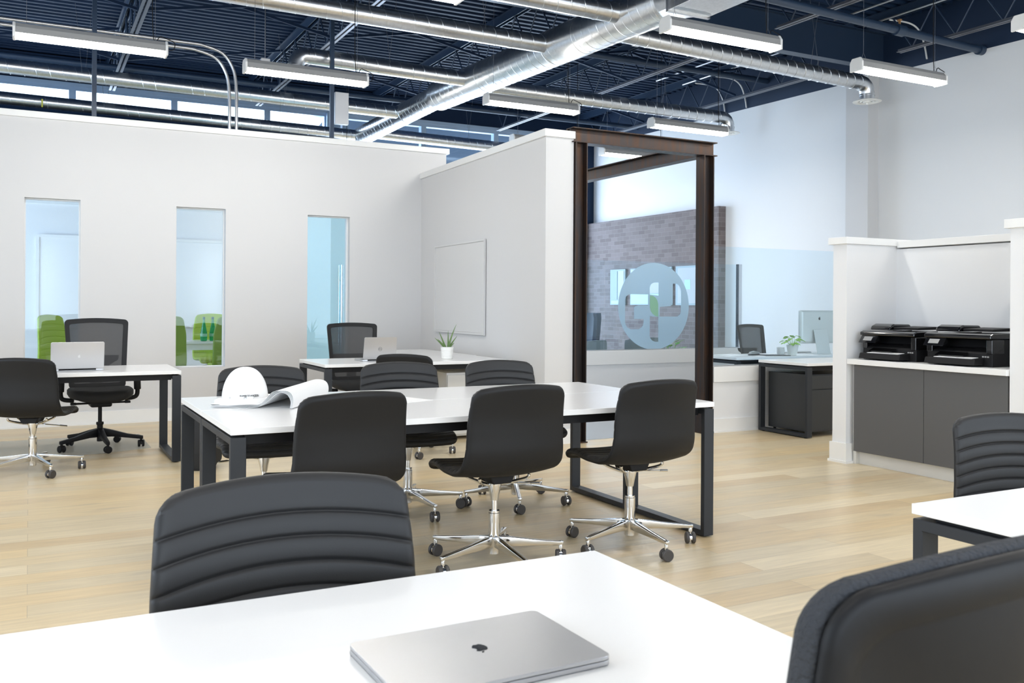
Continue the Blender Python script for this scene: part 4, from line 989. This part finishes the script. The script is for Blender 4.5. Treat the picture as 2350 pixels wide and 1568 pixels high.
# ================================================================== DUCTWORK
DZ = 4.15
dw = thing('ductwork', (5.1, 11.0, DZ), 0, 'spiral galvanised ductwork, one big trunk with thin side branches under the ceiling', 'ductwork')
O = Vector((5.1, 11.0, DZ))
def spiral(name, p, q, r, pitch=.155, n=28, collar=None):
    p, q = Vector(p)-O, Vector(q)-O; d = (q-p); L_ = d.length; d.normalize(); a = Vector((0,0,1)).cross(d).normalized(); u = d.cross(a)
    b = MB(); b.tube([p, q], r, n)
    turns = L_/pitch; m = int(turns*20); hp = []
    for k in range(m+1):
        t = k/m; ang = 2*pi*turns*t; hp.append(p+d*L_*t+(a*cos(ang)+u*sin(ang))*(r+.0006))
    b.tube(hp, .0032, 5)
    if collar:
        for t, w in collar: b.tube([p+d*t, p+d*(t+w)], r+.004, n)
    return b.build(name, M['galv'], dw, smooth=True)
spiral('trunk_duct', (5.345, 6.98, DZ), (5.03, 11.75, DZ), .205, .13, 40, ((.05,.03),(1.35,.32),(1.9,.01),(3.45,.32),(4.4,.01)))
spiral('trunk_duct', (5.03, 11.70, DZ), (5.075, 15.35, DZ), .160, .13, 36, ((.02,.03),(1.3,.3)))
b = MB(); n_ = 40; Q = Vector((5.345, 6.98, DZ))-O
circ = [Q+Vector((cos(2*pi*k/n_)*.205, 0, sin(2*pi*k/n_)*.205)) for k in range(n_)]
def sq(k, hw, hh_, c):
    a = 2*pi*k/n_; x, z = cos(a), sin(a); m_ = max(abs(x), abs(z)); return c+Vector((x/m_*hw, 0, z/m_*hh_))
b.rings([circ, [sq(k, .22, .27, Vector((5.19,6.53,DZ))-O) for k in range(n_)]], cap=False).build('transition', M['galv'], dw, smooth=True)
MB().box(4.97-O.x, 5.41-O.x, 5.85-O.y, 6.53-O.y, 3.86-DZ, 4.42-DZ).build('plenum_box', M['galv'], dw, bevel=.004)
MB().box(4.955-O.x, 5.425-O.x, 6.50-O.y, 6.535-O.y, 3.845-DZ, 4.435-DZ).build('plenum_flange', M['galv'], dw)
MB().box(4.955-O.x, 5.425-O.x, 5.85-O.y, 5.88-O.y, 3.845-DZ, 4.435-DZ).build('plenum_flange', M['galv'], dw)
spiral('branch_duct', (-3.9, 8.69, DZ), (5.06, 8.86, DZ), .098, collar=((8.5,.03),))
spiral('branch_duct', (2.86, 10.62, DZ), (4.93, 10.72, DZ), .095, collar=((1.85,.03),))
spiral('branch_duct', (-3.9, 7.35, DZ), (5.16, 7.57, DZ), .098, collar=((8.75,.03),))
spiral('branch_duct', (5.48, 8.10, DZ), (9.48, 8.40, DZ), .095)
spiral('branch_duct', (5.20, 10.92, DZ), (9.40, 10.98, DZ), .095)
spiral('branch_duct', (-3.9, 12.72, DZ), (4.90, 13.10, DZ), .092, collar=((5.0,.03),))
spiral('branch_duct', (-3.9, 14.72, DZ), (4.95, 15.22, DZ), .092)
spiral('branch_duct', (5.20, 14.86, DZ), (9.3, 15.20, DZ), .095)
def elbow(x, y, sx, dirx, r=.095, drop=.19):
    """quarter turn from a horizontal run (end at x) down to a round diffuser"""
    b = MB(); c = Vector((x, y, DZ))-O; pts = []
    Rb = .13
    for k in range(5): a = R(90*k/4); pts.append(c+Vector((dirx*Rb*sin(a), 0, -Rb*(1-cos(a)))))
    b.tube(pts, r, 24); b.build('elbow', M['galv'], dw, smooth=True, auto=R(20))
    b = MB(); e = pts[-1]; b.tube([e, e+Vector((0,0,-.09))], r-.002, 24).tube([e+Vector((0,0,-.01)), e+Vector((0,0,-.03))], r+.003, 24); b.build('drop_collar', M['galv'], dw, smooth=True)
    f = e+Vector((0,0,-.092)); dd = thing('diffuser', f, 0, None, None); dd.parent = dw
    MB().lathe([(r*.98,.004),(.175,-.004),(.180,-.012),(.165,-.018),(.115,-.016),(.105,-.008),(.095,-.002)], n=40, cap=False).build('ring', M['white'], dd, smooth=True)
    MB().lathe([(.09,-.012),(.088,-.020),(.066,-.014),(.064,-.006)], n=32, cap=False).lathe([(.052,-.014),(.05,-.024),(.01,-.030),(.008,-.05),(.0,-.05)], n=24).build('cone', M['white'], dd, smooth=True)
elbow(2.86, 10.62, 0, -1); elbow(9.48, 8.40, 0, 1); elbow(9.40, 10.98, 0, 1)
# hanger wires
hw = MB()
for (x, y) in ((3.0, 8.82), (4.3, 8.85), (3.9, 10.68), (6.4, 8.17), (8.6, 8.33), (6.6, 10.94), (8.3, 10.96), (0.6, 12.92), (3.2, 13.03), (7.0, 15.02), (1.0, 14.99)):
    for s_ in (-1, 1): hw.tube([Vector((x+s_*.02, y+s_*.098, DZ))-O, Vector((x+s_*.10, y+s_*.02, 5.05))-O], .0022, 5)
hw.build('hanger_wires', M['greysteel'], dw)['kind'] = 'stuff'

# ================================================================== LIGHT FIXTURES
def fixture(x, y, z=3.47, L_=1.19, label=''):
    r = thing('pendant_light', (x+L_/2, y, z), 0, label, 'ceiling light', 'slim hanging strip lights'); h = L_/2
    MB().prism([(-.072,.0),(.072,.0),(.068,.05),(.045,.085),(-.045,.085),(-.068,.05)], -h+.022, h-.022, 'x').build('housing', M['housing'], r, bevel=.004)
    b = MB(); pf_ = [(.066,-.0005),(-.066,-.0005),(-.060,-.022),(-.035,-.034),(.035,-.034),(.060,-.022)]; b.prism(pf_, -h+.024, h-.024, 'x').build('lens', M['lens'], r)
    for s_ in (-1, 1):
        a, c = sorted((s_*(h-.022), s_*h)); o = MB().prism([(-.074,-.034),(.074,-.034),(.074,.05),(.048,.09),(-.048,.09),(-.074,.05)], a, c, 'x').build('end_cap', M['trim'], r, bevel=.006)
        MB().tube([(s_*(h-.10),-.03,.085),(s_*(h-.10),0,.15),(s_*(h-.10),.03,.085)], .0016, 5).tube([(s_*(h-.10),0,.15),(s_*(h-.10),0,5.06-z)], .0016, 5).build('hanger_wire', M['greysteel'], r)
    MB().tube(catmull([(h,0,.03),(h+.05,0,.035),(h+.055,0,.10),(h-.05,0,.14),(h-.12,0,.20),(h-.12,0,5.06-z)], 6), .004, 6).build('power_cord', M['black'], r, smooth=True)
    return r
f0 = fixture(-.13, 8.52, z=3.44, label='hanging strip light at the far left above the partition')
for x, y, z, lab in ((1.75, 8.69, 3.43, 'hanging strip light beside the elbow diffuser left of the big duct'), (4.44, 9.10, 3.50, 'hanging strip light right below the big silver duct at the centre'),
        (6.72, 9.16, 3.47, 'hanging strip light above the steel frame beside the far elbow diffuser'), (4.46, 5.90, 3.47, 'large bright hanging strip light just right of the silver duct box'),
        (6.76, 6.04, 3.47, 'hanging strip light at the upper right near the white wall'), (7.36, 11.22, 3.47, 'hanging strip light seen through the top of the steel frame'),
        (1.56, 6.05, 3.47, 'hanging strip light cut by the top edge of the photo, only its end showing'), (6.86, 4.52, 3.47, 'hanging strip light cut by the right edge of the photo in the upper corner'),
        (5.88, 11.22, 3.52, 'hanging strip light whose left end peeks over the white partition corner'), (-3.2, 6.0, 3.47, 'added unseen strip light overhead left of the view'), (-.8, 6.0, 3.47, 'added unseen strip light overhead above the left desks'), (-3.2, 2.9, 3.47, 'added unseen strip light overhead far left'), (-.7, 2.9, 3.47, 'added unseen strip light overhead near the camera, left one'), (1.7, 2.9, 3.47, 'added unseen strip light overhead near the camera, middle one'), (4.3, 2.9, 3.47, 'added unseen strip light overhead near the camera, right one'), (7.0, 1.9, 3.47, 'added unseen strip light overhead behind the printer nook'), (-.7, .2, 3.47, 'added unseen strip light directly over the camera, left one'), (1.7, .2, 3.47, 'added unseen strip light directly over the camera, middle one'), (4.3, .2, 3.47, 'added unseen strip light directly over the camera, right one'), (3.0, 12.9, 3.28, 'added unseen strip light brightening the meeting room')):  # overhead and meeting room lights are unseen, added for brightness
    dup(f0, (x+.595, y, z), 0, lab)
# small sensor boxes under the deck
for (x, y, z, lab) in ((3.05, 8.95, 4.42, 'small metal junction box hanging above the left branch duct'), (6.55, 10.3, 4.72, 'small metal junction box right of the big duct, nearer one'), (7.1, 10.0, 4.72, 'small metal junction box on the conduit between the joists'), (2.35, 10.5, 3.99, 'small metal junction box on the conduits left of the second light')):
    o = MB().box(x-.05, x+.05, y-.035, y+.035, z-.03, z+.03).build('junction_box', M['silver'], bevel=.004); tag(o, lab, 'electrical box', 'small junction boxes under the ceiling')
    MB().tube([(x, y, z+.03), (x, y, 5.055)], .006, 6).build('stem', M['greysteel'], o)
tg = MB().box(.14, .16, 14.62, 14.66, 4.02, 4.13).build('damper_tag', M['yellow']); tg.parent = dw; tg.location = -O
